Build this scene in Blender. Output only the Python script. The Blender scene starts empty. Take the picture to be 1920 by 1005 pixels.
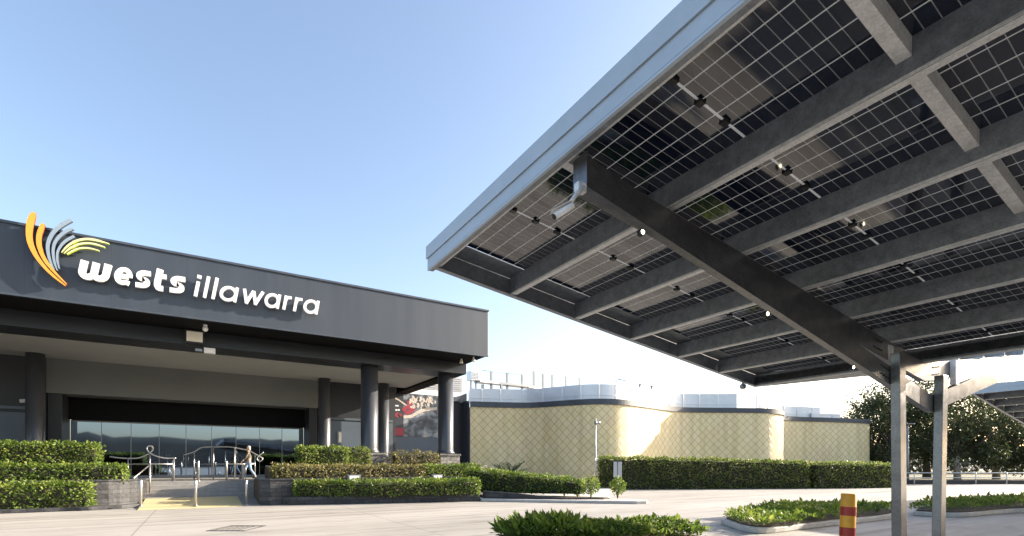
import bpy, math, random
from mathutils import Vector, Matrix, noise
random.seed(7)
R = math.radians
SC = bpy.context.scene
COL = SC.collection

# ------------------------------------------------------------------ camera
# world axes: +X runs along the club's front (away to the right), +Y points at the club; camera stands at the origin
EYE = 1.6
FPX, CX, HZ = 943.0, 960.0, 872.0          # focal length, centre column and horizon row measured on the 1920 px photograph
YAW = R(31.9)
FW = Vector((math.sin(YAW), math.cos(YAW)))
RT = Vector((math.cos(YAW), -math.sin(YAW)))
cam_d = bpy.data.cameras.new('camera')
cam_d.sensor_width = 36
cam_d.lens = FPX / 1920 * 36
cam_d.shift_y = (HZ - 502.5) / 1920
cam_d.clip_start = 0.1
cam_d.clip_end = 3000
cam = bpy.data.objects.new('camera', cam_d)
cam.location = (0, 0, EYE)
cam.rotation_euler = (R(90), 0, -YAW)
COL.objects.link(cam)
SC.camera = cam

# ------------------------------------------------------------------ light
SUN_AZ, SUN_EL = 103.0, 20.0               # azimuth clockwise from +Y
world = bpy.data.worlds.new('World')
SC.world = world
world.use_nodes = True
wn = world.node_tree.nodes
sky = wn.new('ShaderNodeTexSky')
sky.sky_type = 'NISHITA'
sky.sun_disc = False
sky.sun_elevation = R(SUN_EL)
sky.sun_rotation = R(SUN_AZ)
sky.air_density = 1.0
sky.dust_density = 2.2
sky.ozone_density = 1.5
tint = wn.new('ShaderNodeMix'); tint.data_type = 'RGBA'; tint.blend_type = 'MULTIPLY'; tint.inputs[0].default_value = 1.0
tint.inputs[7].default_value = (1.07, 1.0, 0.96, 1)      # white balance of the late light
world.node_tree.links.new(sky.outputs[0], tint.inputs[6])
world.node_tree.links.new(tint.outputs[2], wn['Background'].inputs[0])
wn['Background'].inputs[1].default_value = 0.12
sun_d = bpy.data.lights.new('sun', 'SUN')
sun_d.energy = 4.5
sun_d.angle = R(0.5)
sun_d.color = (1.0, 0.89, 0.74)
sun = bpy.data.objects.new('sun', sun_d)
sdir = Vector((math.sin(R(SUN_AZ)) * math.cos(R(SUN_EL)), math.cos(R(SUN_AZ)) * math.cos(R(SUN_EL)), math.sin(R(SUN_EL))))
sun.rotation_euler = sdir.to_track_quat('Z', 'Y').to_euler()
sun.location = sdir * 60
COL.objects.link(sun)
SC.view_settings.view_transform = 'Standard'
SC.view_settings.look = 'None'
SC.view_settings.exposure = 1.75
SC.view_settings.gamma = 1.0


# ------------------------------------------------------------------ measuring helpers (photo pixel -> place)
def ray(px):
    l = (px - CX) / FPX
    return FW + l * RT                     # ground-plane direction per metre of depth
def PD(px, py, D):
    r = ray(px) * D
    return Vector((r.x, r.y, EYE - D * (py - HZ) / FPX))
def PY(px, py, Y):
    return PD(px, py, Y / ray(px).y)
def G(px, py, z=0.0):
    return PD(px, py, FPX * (EYE - z) / (py - HZ))


# ------------------------------------------------------------------ materials
def mat(name, col, rough=0.6, metal=0.0, spec=0.5, var=0.0, vscale=2.0, bump=0.0, bscale=30.0, stretch=None, detail=4, coat=0.0):
    m = bpy.data.materials.new(name)
    m.use_nodes = True
    nt = m.node_tree
    b = nt.nodes['Principled BSDF']
    b.inputs['Base Color'].default_value = (*col, 1)
    b.inputs['Roughness'].default_value = rough
    b.inputs['Metallic'].default_value = metal
    b.inputs['Specular IOR Level'].default_value = spec
    if coat:
        b.inputs['Coat Weight'].default_value = coat
    tc = nt.nodes.new('ShaderNodeTexCoord')
    src = tc.outputs['Object']
    if stretch:
        mp = nt.nodes.new('ShaderNodeMapping')
        mp.inputs['Scale'].default_value = stretch
        nt.links.new(src, mp.inputs[0])
        src = mp.outputs[0]
    if var:
        n = nt.nodes.new('ShaderNodeTexNoise')
        n.inputs['Scale'].default_value = vscale
        n.inputs['Detail'].default_value = detail
        n.inputs['Roughness'].default_value = 0.65
        nt.links.new(src, n.inputs['Vector'])
        r = nt.nodes.new('ShaderNodeValToRGB')
        r.color_ramp.elements[0].position = 0.3
        r.color_ramp.elements[1].position = 0.72
        r.color_ramp.elements[0].color = (*[c * (1 - var) for c in col], 1)
        r.color_ramp.elements[1].color = (*[min(1, c * (1 + var)) for c in col], 1)
        nt.links.new(n.outputs[0], r.inputs[0])
        nt.links.new(r.outputs[0], b.inputs['Base Color'])
        mr = nt.nodes.new('ShaderNodeMapRange')
        mr.inputs['To Min'].default_value = max(0.02, rough - 0.1)
        mr.inputs['To Max'].default_value = min(1, rough + 0.12)
        nt.links.new(n.outputs[0], mr.inputs[0])
        nt.links.new(mr.outputs[0], b.inputs['Roughness'])
    if bump:
        n2 = nt.nodes.new('ShaderNodeTexNoise')
        n2.inputs['Scale'].default_value = bscale
        n2.inputs['Detail'].default_value = 3
        nt.links.new(src, n2.inputs['Vector'])
        bp = nt.nodes.new('ShaderNodeBump')
        bp.inputs['Strength'].default_value = bump
        bp.inputs['Distance'].default_value = 0.02
        nt.links.new(n2.outputs[0], bp.inputs['Height'])
        nt.links.new(bp.outputs[0], b.inputs['Normal'])
    return m

def leaf_mat(name, a, b2, c, trans=0.35, rough=0.5):
    m = bpy.data.materials.new(name)
    m.use_nodes = True
    nt = m.node_tree
    b = nt.nodes['Principled BSDF']
    out = nt.nodes['Material Output']
    g = nt.nodes.new('ShaderNodeNewGeometry')
    r = nt.nodes.new('ShaderNodeValToRGB')
    e = r.color_ramp.elements
    e[0].position, e[0].color = 0.0, (*a, 1)
    e[1].position, e[1].color = 1.0, (*c, 1)
    x = e.new(0.55); x.color = (*b2, 1)
    tc = nt.nodes.new('ShaderNodeTexCoord')
    n = nt.nodes.new('ShaderNodeTexNoise')
    n.inputs['Scale'].default_value = 1.3
    n.inputs['Detail'].default_value = 2
    nt.links.new(tc.outputs['Object'], n.inputs['Vector'])
    mx = nt.nodes.new('ShaderNodeMath'); mx.operation = 'MULTIPLY_ADD'
    mx.inputs[1].default_value = 0.6
    nt.links.new(g.outputs['Random Per Island'], mx.inputs[0])
    m2 = nt.nodes.new('ShaderNodeMath'); m2.operation = 'MULTIPLY_ADD'
    m2.inputs[1].default_value = 1.7; m2.inputs[2].default_value = -0.62
    nt.links.new(n.outputs[0], m2.inputs[0])
    nt.links.new(m2.outputs[0], mx.inputs[2])
    nt.links.new(mx.outputs[0], r.inputs[0])
    nt.links.new(r.outputs[0], b.inputs['Base Color'])
    b.inputs['Roughness'].default_value = rough
    t = nt.nodes.new('ShaderNodeBsdfTranslucent')
    nt.links.new(r.outputs[0], t.inputs[0])
    ms = nt.nodes.new('ShaderNodeMixShader')
    ms.inputs[0].default_value = trans
    nt.links.new(b.outputs[0], ms.inputs[1])
    nt.links.new(t.outputs[0], ms.inputs[2])
    nt.links.new(ms.outputs[0], out.inputs[0])
    return m

def emit_mat(name, col, s):
    m = bpy.data.materials.new(name)
    m.use_nodes = True
    b = m.node_tree.nodes['Principled BSDF']
    b.inputs['Base Color'].default_value = (*col, 1)
    b.inputs['Emission Color'].default_value = (*col, 1)
    b.inputs['Emission Strength'].default_value = s
    return m

def nodes_of(m):
    return m.node_tree, m.node_tree.nodes['Principled BSDF']

def math_node(nt, op, a=None, b=None, c=None):
    n = nt.nodes.new('ShaderNodeMath'); n.operation = op
    for i, v in enumerate((a, b, c)):
        if v is None: continue
        if isinstance(v, (int, float)): n.inputs[i].default_value = v
        else: nt.links.new(v, n.inputs[i])
    return n.outputs[0]

def line_mask(nt, coord, period, width, offset=0.0):
    """1 on thin lines every `period`, else 0"""
    t = math_node(nt, 'ADD', coord, offset)
    t = math_node(nt, 'DIVIDE', t, period)
    t = math_node(nt, 'FRACT', t)
    t = math_node(nt, 'SUBTRACT', t, 0.5)
    t = math_node(nt, 'ABSOLUTE', t)
    return math_node(nt, 'GREATER_THAN', t, 0.5 - width / period / 2)

M = {}
M['fascia'] = mat('charcoal painted fascia', (0.036, 0.047, 0.064), 0.5, var=0.14, vscale=1.2, stretch=(1.6, 1, 0.12), bump=0.05, bscale=6)
nt, b_ = nodes_of(M['fascia'])
tc_ = nt.nodes.new('ShaderNodeTexCoord'); sp_ = nt.nodes.new('ShaderNodeSeparateXYZ'); nt.links.new(tc_.outputs['Object'], sp_.inputs[0])
mj_ = nt.nodes.new('ShaderNodeMix'); mj_.data_type = 'RGBA'; mj_.blend_type = 'MIX'
nt.links.new(math_node(nt, 'MULTIPLY', line_mask(nt, sp_.outputs[0], 2.4, 0.022, 0.4), 0.45), mj_.inputs[0])
nt.links.new(b_.inputs['Base Color'].links[0].from_socket, mj_.inputs[6]); mj_.inputs[7].default_value = (0.018, 0.02, 0.024, 1)
nt.links.new(mj_.outputs[2], b_.inputs['Base Color'])
M['black'] = mat('black painted metal', (0.005, 0.005, 0.006), 0.7, spec=0.12, var=0.3, vscale=1.5)
M['coping'] = mat('dark coping', (0.05, 0.062, 0.08), 0.4, var=0.2)
M['darkbeam'] = mat('glossy charcoal beam', (0.016, 0.018, 0.023), 0.3, var=0.3, vscale=0.8, stretch=(0.4, 1, 3))
M['column'] = mat('glossy charcoal column', (0.05, 0.054, 0.064), 0.36, coat=0.25)
M['ceiling'] = mat('beige ceiling', (0.40, 0.40, 0.375), 0.7, var=0.06, vscale=0.6, bump=0.06, bscale=2)
M['bulkhead'] = mat('taupe bulkhead', (0.145, 0.15, 0.145), 0.65, var=0.07, vscale=0.7)
M['darkwall'] = mat('dark grey wall', (0.02, 0.022, 0.027), 0.5, var=0.2, vscale=0.8)
M['bluewall'] = mat('slate blue wall', (0.085, 0.11, 0.14), 0.45, var=0.12, vscale=0.7)
M['cladding'] = mat('pale grey cladding', (0.42, 0.43, 0.45), 0.5, var=0.08, stretch=(0.2, 0.2, 14))
M['whiteband'] = mat('white band', (0.78, 0.78, 0.78), 0.5, var=0.05)
M['frame'] = mat('aluminium frame', (0.25, 0.26, 0.27), 0.35, metal=0.7, var=0.1)
M['glass'] = mat('reflective dark glass', (0.23, 0.30, 0.40), 0.025, metal=1.0, var=0.0)
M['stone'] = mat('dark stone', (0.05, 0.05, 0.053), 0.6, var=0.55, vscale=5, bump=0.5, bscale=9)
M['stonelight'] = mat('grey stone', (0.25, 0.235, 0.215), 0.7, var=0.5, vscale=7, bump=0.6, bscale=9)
def coursed(m, dark):
    nt, b = nodes_of(m)
    tc = nt.nodes.new('ShaderNodeTexCoord'); sp = nt.nodes.new('ShaderNodeSeparateXYZ'); nt.links.new(tc.outputs['Object'], sp.inputs[0])
    u = math_node(nt, 'MULTIPLY_ADD', sp.outputs[1], 0.8, sp.outputs[0])
    cb = nt.nodes.new('ShaderNodeCombineXYZ'); nt.links.new(u, cb.inputs[0]); nt.links.new(sp.outputs[2], cb.inputs[1])
    br = nt.nodes.new('ShaderNodeTexBrick'); br.inputs['Scale'].default_value = 1.0; br.inputs['Brick Width'].default_value = 0.42; br.inputs['Row Height'].default_value = 0.17; br.inputs['Mortar Size'].default_value = 0.012
    br.inputs['Color1'].default_value = (1, 1, 1, 1); br.inputs['Color2'].default_value = (0.45, 0.45, 0.47, 1); br.inputs['Mortar'].default_value = (dark, dark, dark, 1)
    nt.links.new(cb.outputs[0], br.inputs['Vector'])
    mx = nt.nodes.new('ShaderNodeMix'); mx.data_type = 'RGBA'; mx.blend_type = 'MULTIPLY'; mx.inputs[0].default_value = 1.0
    nt.links.new(b.inputs['Base Color'].links[0].from_socket, mx.inputs[6]); nt.links.new(br.outputs['Color'], mx.inputs[7]); nt.links.new(mx.outputs[2], b.inputs['Base Color'])
def nodes_of(m):
    return m.node_tree, m.node_tree.nodes['Principled BSDF']
coursed(M['stone'], 0.25); coursed(M['stonelight'], 0.35)
M['copingstone'] = mat('black stone coping', (0.035, 0.036, 0.042), 0.35, var=0.3, vscale=4)
M['concrete'] = mat('pale kerb concrete', (0.46, 0.44, 0.41), 0.8, var=0.16, vscale=3, bump=0.15, bscale=40)
M['step'] = mat('grey step paving', (0.26, 0.25, 0.235), 0.75, var=0.18, vscale=5)
M['tactile'] = mat('yellow tactile paving', (0.55, 0.46, 0.25), 0.7, var=0.08, vscale=6, bump=0.3, bscale=25)
M['soil'] = mat('bark mulch', (0.09, 0.065, 0.045), 0.95, var=0.5, vscale=18, bump=0.8, bscale=30)
M['steel'] = mat('brushed stainless steel', (0.46, 0.45, 0.43), 0.36, metal=0.85, var=0.1)
M['zinc'] = mat('zinc parapet sheet', (0.68, 0.70, 0.73), 0.34, metal=0.4, var=0.06, vscale=1.2)
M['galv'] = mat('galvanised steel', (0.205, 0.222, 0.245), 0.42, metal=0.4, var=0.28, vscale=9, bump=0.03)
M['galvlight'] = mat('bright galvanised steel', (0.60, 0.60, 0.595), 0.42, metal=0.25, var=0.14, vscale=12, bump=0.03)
M['beam'] = mat('galvanised frame steel', (0.175, 0.175, 0.18), 0.32, metal=0.9, var=0.2, vscale=6, bump=0.03)
M['colorbond'] = mat('pale blue grey steel fascia', (0.40, 0.46, 0.52), 0.42, metal=0.1, var=0.06, vscale=3)
M['bolt'] = mat('dark bolt', (0.05, 0.05, 0.05), 0.5, metal=0.5)
M['blackplastic'] = mat('black plastic', (0.01, 0.01, 0.011), 0.45, var=0.1)
M['white'] = mat('white sign paint', (0.82, 0.82, 0.81), 0.4, var=0.03)
M['whitebox'] = mat('white enclosure', (0.72, 0.73, 0.73), 0.45, var=0.06)
M['orange'] = mat('orange sign face', (0.85, 0.34, 0.045), 0.4, var=0.05)
M['greyblue'] = mat('grey blue sign face', (0.24, 0.31, 0.38), 0.4, var=0.05)
M['lime'] = mat('pale lime sign face', (0.72, 0.66, 0.34), 0.4, var=0.05)
M['limeside'] = mat('green sign return', (0.33, 0.42, 0.03), 0.45, var=0.05)
M['redside'] = mat('dark red sign return', (0.22, 0.03, 0.012), 0.5, var=0.05)
M['yellow'] = mat('yellow bollard paint', (0.60, 0.29, 0.014), 0.45, var=0.14, vscale=9, bump=0.05)
M['redtape'] = mat('red reflective tape', (0.27, 0.014, 0.008), 0.35, var=0.12, vscale=20)
M['bark'] = mat('bark', (0.09, 0.075, 0.06), 0.9, var=0.4, vscale=6, bump=0.6, bscale=10, stretch=(1, 1, 0.25))
M['palebark'] = mat('pale paperbark', (0.36, 0.31, 0.25), 0.9, var=0.35, vscale=4, bump=0.6, bscale=8, stretch=(1, 1, 0.25))
M['hedge'] = leaf_mat('clipped hedge leaf', (0.05, 0.09, 0.012), (0.125, 0.195, 0.025), (0.29, 0.33, 0.07), 0.45)
M['twig_shade'] = mat('shade-dark twig core', (0.028, 0.024, 0.014), 0.95, var=0.5, vscale=8)  # near-black twig colour paints the shade inside the hedges
M['hedgedry'] = leaf_mat('dry hedge leaf', (0.09, 0.085, 0.025), (0.19, 0.18, 0.05), (0.34, 0.27, 0.13), 0.35)
M['hedgedark'] = leaf_mat('dark hedge leaf', (0.065, 0.10, 0.018), (0.14, 0.19, 0.035), (0.32, 0.32, 0.12), 0.5)
M['groundcover'] = leaf_mat('glossy shrub leaf', (0.055, 0.10, 0.014), (0.13, 0.20, 0.026), (0.30, 0.36, 0.06), 0.5, 0.4)
M['strap'] = leaf_mat('dark strap leaf', (0.012, 0.03, 0.012), (0.03, 0.06, 0.02), (0.06, 0.09, 0.03), 0.25, 0.35)
M['treeleaf'] = leaf_mat('tree leaf', (0.025, 0.034, 0.014), (0.05, 0.066, 0.024), (0.10, 0.12, 0.04), 0.38)
M['farwood'] = leaf_mat('far wood leaf', (0.03, 0.04, 0.02), (0.05, 0.06, 0.03), (0.08, 0.085, 0.045), 0.25)
M['hill'] = mat('wooded hill', (0.008, 0.010, 0.006), 0.95, var=0.6, vscale=0.08, bump=0.5, bscale=0.3)
M['skin'] = mat('skin', (0.50, 0.31, 0.22), 0.55, var=0.05)
M['hair'] = mat('pale hair', (0.55, 0.48, 0.38), 0.6, var=0.2, vscale=30)
M['jacket'] = mat('brown grey jacket', (0.13, 0.105, 0.08), 0.85, var=0.3, vscale=12)
M['jeans'] = mat('light blue jeans', (0.24, 0.33, 0.44), 0.85, var=0.25, vscale=10)
M['shoe'] = mat('dark shoe', (0.03, 0.03, 0.03), 0.5)
M['lampglass'] = mat('frosted lamp lens', (0.75, 0.72, 0.62), 0.25, var=0.03)
M['lamplit'] = emit_mat('lit lamp lens', (1.0, 0.86, 0.55), 9.0)
M['verge'] = mat('dry verge grass', (0.13, 0.12, 0.06), 0.95, var=0.5, vscale=2, bump=0.5, bscale=20)
M['grate'] = mat('cast iron grate', (0.10, 0.095, 0.09), 0.6, metal=0.4, var=0.3, vscale=10)
M['mdark'] = mat('poster charcoal', (0.035, 0.037, 0.045), 0.35, var=0.15)
M['mred'] = mat('poster red', (0.30, 0.028, 0.045), 0.4, var=0.1)
M['mpale'] = mat('poster cream', (0.58, 0.50, 0.42), 0.4, var=0.25, vscale=4)
M['myellow'] = mat('poster yellow', (0.75, 0.6, 0.12), 0.4)

# ground concrete: slab joints, stains and tyre-worn lanes
def ground_mat():
    m = mat('sunlit concrete paving', (0.43, 0.41, 0.375), 0.75, spec=0.35)
    nt, b = nodes_of(m)
    tc = nt.nodes.new('ShaderNodeTexCoord')
    sp = nt.nodes.new('ShaderNodeSeparateXYZ'); nt.links.new(tc.outputs['Object'], sp.inputs[0])
    n1 = nt.nodes.new('ShaderNodeTexNoise'); n1.inputs['Scale'].default_value = 0.22; n1.inputs['Detail'].default_value = 5; n1.inputs['Roughness'].default_value = 0.7
    mp = nt.nodes.new('ShaderNodeMapping'); mp.inputs['Scale'].default_value = (0.5, 1.6, 1); mp.inputs['Rotation'].default_value = (0, 0, R(-25))
    nt.links.new(tc.outputs['Object'], mp.inputs[0]); nt.links.new(mp.outputs[0], n1.inputs['Vector'])
    n2 = nt.nodes.new('ShaderNodeTexNoise'); n2.inputs['Scale'].default_value = 60; n2.inputs['Detail'].default_value = 2
    nt.links.new(tc.outputs['Object'], n2.inputs['Vector'])
    n3 = nt.nodes.new('ShaderNodeTexNoise'); n3.inputs['Scale'].default_value = 1.6; n3.inputs['Detail'].default_value = 6
    nt.links.new(mp.outputs[0], n3.inputs['Vector'])
    r = nt.nodes.new('ShaderNodeValToRGB')
    e = r.color_ramp.elements
    e[0].position, e[0].color = 0.30, (0.28, 0.26, 0.232, 1)
    e[1].position, e[1].color = 0.70, (0.425, 0.40, 0.36, 1)
    nt.links.new(n1.outputs[0], r.inputs[0])
    r3 = nt.nodes.new('ShaderNodeValToRGB')
    r3.color_ramp.elements[0].position, r3.color_ramp.elements[0].color = 0.30, (0.72, 0.70, 0.68, 1)
    r3.color_ramp.elements[1].position, r3.color_ramp.elements[1].color = 0.48, (1, 1, 1, 1)
    nt.links.new(n3.outputs[0], r3.inputs[0])
    mu = nt.nodes.new('ShaderNodeMix'); mu.data_type = 'RGBA'; mu.blend_type = 'MULTIPLY'; mu.inputs[0].default_value = 0.6
    nt.links.new(r.outputs[0], mu.inputs[6]); nt.links.new(r3.outputs[0], mu.inputs[7])
    wv = nt.nodes.new('ShaderNodeTexNoise'); wv.inputs['Scale'].default_value = 1.0; wv.inputs['Detail'].default_value = 3
    mp2 = nt.nodes.new('ShaderNodeMapping'); mp2.inputs['Scale'].default_value = (0.06, 2.6, 1); mp2.inputs['Rotation'].default_value = (0, 0, R(14))
    nt.links.new(tc.outputs['Object'], mp2.inputs[0]); nt.links.new(mp2.outputs[0], wv.inputs['Vector'])
    rt_ = nt.nodes.new('ShaderNodeValToRGB')
    rt_.color_ramp.elements[0].position, rt_.color_ramp.elements[0].color = 0.36, (0.66, 0.64, 0.62, 1)
    rt_.color_ramp.elements[1].position, rt_.color_ramp.elements[1].color = 0.47, (1, 1, 1, 1)
    nt.links.new(wv.outputs[0], rt_.inputs[0])
    mt = nt.nodes.new('ShaderNodeMix'); mt.data_type = 'RGBA'; mt.blend_type = 'MULTIPLY'; mt.inputs[0].default_value = 0.7
    nt.links.new(mu.outputs[2], mt.inputs[6]); nt.links.new(rt_.outputs[0], mt.inputs[7])
    vo = nt.nodes.new('ShaderNodeTexVoronoi'); vo.inputs['Scale'].default_value = 0.55
    nt.links.new(tc.outputs['Object'], vo.inputs['Vector'])
    drip = math_node(nt, 'MULTIPLY', math_node(nt, 'LESS_THAN', math_node(nt, 'ADD', vo.outputs['Distance'], math_node(nt, 'MULTIPLY', n3.outputs[0], 0.12)), 0.115), 0.35)
    md = nt.nodes.new('ShaderNodeMix'); md.data_type = 'RGBA'
    nt.links.new(drip, md.inputs[0]); nt.links.new(mt.outputs[2], md.inputs[6]); md.inputs[7].default_value = (0.16, 0.15, 0.14, 1)
    mu = md
    # joints, a slab about 4 x 6 m
    ja = line_mask(nt, sp.outputs[0], 6.0, 0.035, 1.3)
    jb = line_mask(nt, sp.outputs[1], 4.2, 0.035, 0.6)
    j = math_node(nt, 'MAXIMUM', ja, jb)
    mj = nt.nodes.new('ShaderNodeMix'); mj.data_type = 'RGBA'; mj.blend_type = 'MIX'
    jf = math_node(nt, 'MULTIPLY', j, 0.55)
    nt.links.new(jf, mj.inputs[0]); nt.links.new(mu.outputs[2], mj.inputs[6]); mj.inputs[7].default_value = (0.13, 0.12, 0.11, 1)
    nt.links.new(mj.outputs[2], b.inputs['Base Color'])
    bp = nt.nodes.new('ShaderNodeBump'); bp.inputs['Strength'].default_value = 0.15; bp.inputs['Distance'].default_value = 0.01
    nt.links.new(n2.outputs[0], bp.inputs['Height']); nt.links.new(bp.outputs[0], b.inputs['Normal'])
    return m
M['ground'] = ground_mat()

def spangle(m, amt):
    nt, b = nodes_of(m)
    tc = nt.nodes.new('ShaderNodeTexCoord'); vo = nt.nodes.new('ShaderNodeTexVoronoi'); vo.inputs['Scale'].default_value = 70
    nt.links.new(tc.outputs['Object'], vo.inputs['Vector'])
    sp = nt.nodes.new('ShaderNodeSeparateColor'); nt.links.new(vo.outputs['Color'], sp.inputs[0])
    mr = nt.nodes.new('ShaderNodeMapRange'); mr.inputs['To Min'].default_value = 1 - amt; mr.inputs['To Max'].default_value = 1 + amt
    nt.links.new(sp.outputs[0], mr.inputs[0])
    mx = nt.nodes.new('ShaderNodeMix'); mx.data_type = 'RGBA'; mx.blend_type = 'MULTIPLY'; mx.inputs[0].default_value = 1.0
    nt.links.new(b.inputs['Base Color'].links[0].from_socket, mx.inputs[6]); nt.links.new(mr.outputs[0], mx.inputs[7]); nt.links.new(mx.outputs[2], b.inputs['Base Color'])
for k_ in ('galv', 'galvlight', 'beam'): spangle(M[k_], 0.13)

def tile_mat():
    m = mat('beige diamond tiles', (0.50, 0.44, 0.29), 0.38, spec=0.5)
    nt, b = nodes_of(m)
    uv = nt.nodes.new('ShaderNodeUVMap')
    sp = nt.nodes.new('ShaderNodeSeparateXYZ'); nt.links.new(uv.outputs[0], sp.inputs[0])
    s = math_node(nt, 'ADD', sp.outputs[0], sp.outputs[1])
    d = math_node(nt, 'SUBTRACT', sp.outputs[0], sp.outputs[1])
    P = 0.68
    l1 = line_mask(nt, s, P, 0.05); l2 = line_mask(nt, d, P, 0.05, 400 * P)
    l = math_node(nt, 'MAXIMUM', l1, l2)
    # each tile its own slight tone
    ia = math_node(nt, 'FLOOR', math_node(nt, 'ADD', math_node(nt, 'DIVIDE', s, P), 0.0))
    ib = math_node(nt, 'FLOOR', math_node(nt, 'ADD', math_node(nt, 'DIVIDE', d, P), 400.0))
    cb = nt.nodes.new('ShaderNodeCombineXYZ'); nt.links.new(ia, cb.inputs[0]); nt.links.new(ib, cb.inputs[1])
    wnz = nt.nodes.new('ShaderNodeTexWhiteNoise'); nt.links.new(cb.outputs[0], wnz.inputs['Vector'])
    r = nt.nodes.new('ShaderNodeValToRGB')
    r.color_ramp.elements[0].color = (0.72, 0.605, 0.345, 1); r.color_ramp.elements[1].color = (0.78, 0.665, 0.40, 1)
    nt.links.new(wnz.outputs[0], r.inputs[0])
    n = nt.nodes.new('ShaderNodeTexNoise'); n.inputs['Scale'].default_value = 0.8; n.inputs['Detail'].default_value = 4
    nt.links.new(uv.outputs[0], n.inputs['Vector'])
    mv = nt.nodes.new('ShaderNodeMix'); mv.data_type = 'RGBA'; mv.blend_type = 'OVERLAY'; mv.inputs[0].default_value = 0.12
    nt.links.new(r.outputs[0], mv.inputs[6]); nt.links.new(n.outputs[1], mv.inputs[7])
    mx = nt.nodes.new('ShaderNodeMix'); mx.data_type = 'RGBA'
    nt.links.new(math_node(nt, 'MULTIPLY', l, 0.72), mx.inputs[0]); nt.links.new(mv.outputs[2], mx.inputs[6]); mx.inputs[7].default_value = (0.27, 0.21, 0.11, 1)
    nt.links.new(mx.outputs[2], b.inputs['Base Color'])
    bp = nt.nodes.new('ShaderNodeBump'); bp.inputs['Strength'].default_value = 0.5; bp.inputs['Distance'].default_value = 0.01; bp.invert = True
    nt.links.new(math_node(nt, 'ADD', l, math_node(nt, 'MULTIPLY', wnz.outputs[0], 0.35)), bp.inputs['Height']); nt.links.new(bp.outputs[0], b.inputs['Normal'])
    ms = nt.nodes.new('ShaderNodeMapping'); ms.inputs['Scale'].default_value = (2.2, 0.12, 1); nt.links.new(uv.outputs[0], ms.inputs[0])
    ns = nt.nodes.new('ShaderNodeTexNoise'); ns.inputs['Scale'].default_value = 1.0; ns.inputs['Detail'].default_value = 4; nt.links.new(ms.outputs[0], ns.inputs['Vector'])
    rs = nt.nodes.new('ShaderNodeValToRGB'); rs.color_ramp.elements[0].position, rs.color_ramp.elements[0].color = 0.3, (0.84, 0.82, 0.78, 1); rs.color_ramp.elements[1].position, rs.color_ramp.elements[1].color = 0.55, (1, 1, 1, 1)
    nt.links.new(ns.outputs[0], rs.inputs[0])
    mk = nt.nodes.new('ShaderNodeMix'); mk.data_type = 'RGBA'; mk.blend_type = 'MULTIPLY'; mk.inputs[0].default_value = 1.0
    nt.links.new(mx.outputs[2], mk.inputs[6]); nt.links.new(rs.outputs[0], mk.inputs[7]); nt.links.new(mk.outputs[2], b.inputs['Base Color'])
    return m
M['tile'] = tile_mat()

def pv_mat():
    """underside of a glass-glass module: 6 x 24 half cells with pale gaps; UV is 0..1 over the module"""
    m = mat('bifacial solar glass', (0.008, 0.009, 0.014), 0.05, spec=1.0)
    nt, b = nodes_of(m)
    uv = nt.nodes.new('ShaderNodeUVMap')
    sp = nt.nodes.new('ShaderNodeSeparateXYZ'); nt.links.new(uv.outputs[0], sp.inputs[0])
    u = math_node(nt, 'MULTIPLY', sp.outputs[0], 1.17)
    v = math_node(nt, 'MULTIPLY', sp.outputs[1], 2.29)
    l1 = line_mask(nt, u, 1.17 / 6, 0.011)
    l2 = line_mask(nt, v, 2.29 / 24, 0.0065)
    c = math_node(nt, 'LESS_THAN', math_node(nt, 'ABSOLUTE', math_node(nt, 'SUBTRACT', v, 1.145)), 0.012)
    l2 = math_node(nt, 'MULTIPLY', l2, 0.5)
    l = math_node(nt, 'MAXIMUM', math_node(nt, 'MAXIMUM', l1, l2), c)
    mx = nt.nodes.new('ShaderNodeMix'); mx.data_type = 'RGBA'
    nt.links.new(l, mx.inputs[0]); mx.inputs[6].default_value = (0.006, 0.010, 0.024, 1); mx.inputs[7].default_value = (0.46, 0.46, 0.45, 1)
    nt.links.new(mx.outputs[2], b.inputs['Base Color'])
    # light leaks through the clear gaps from above
    t = nt.nodes.new('ShaderNodeBsdfTranslucent'); t.inputs[0].default_value = (0.75, 0.78, 0.8, 1)
    ms = nt.nodes.new('ShaderNodeMixShader')
    nt.links.new(math_node(nt, 'MULTIPLY', l, 0.35), ms.inputs[0])
    nt.links.new(b.outputs[0], ms.inputs[1]); nt.links.new(t.outputs[0], ms.inputs[2])
    nt.links.new(ms.outputs[0], nt.nodes['Material Output'].inputs[0])
    return m
M['pv'] = pv_mat()

def photo_mat():
    """a poster's picture: soft blotches of cream, slate and dark"""
    m = mat('poster picture', (0.2, 0.2, 0.2), 0.35)
    nt, b = nodes_of(m)
    tc = nt.nodes.new('ShaderNodeTexCoord')
    n = nt.nodes.new('ShaderNodeTexNoise'); n.inputs['Scale'].default_value = 1.5; n.inputs['Detail'].default_value = 8; n.inputs['Distortion'].default_value = 0.6
    nt.links.new(tc.outputs['Object'], n.inputs['Vector'])
    r = nt.nodes.new('ShaderNodeValToRGB')
    e = r.color_ramp.elements
    e[0].position, e[0].color = 0.30, (0.02, 0.022, 0.03, 1)
    e[1].position, e[1].color = 0.75, (0.45, 0.40, 0.34, 1)
    x = e.new(0.45); x.color = (0.07, 0.075, 0.085, 1)
    x = e.new(0.58); x.color = (0.20, 0.23, 0.27, 1)
    nt.links.new(n.outputs[0], r.inputs[0]); nt.links.new(r.outputs[0], b.inputs['Base Color'])
    return m
M['photo'] = photo_mat()


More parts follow.
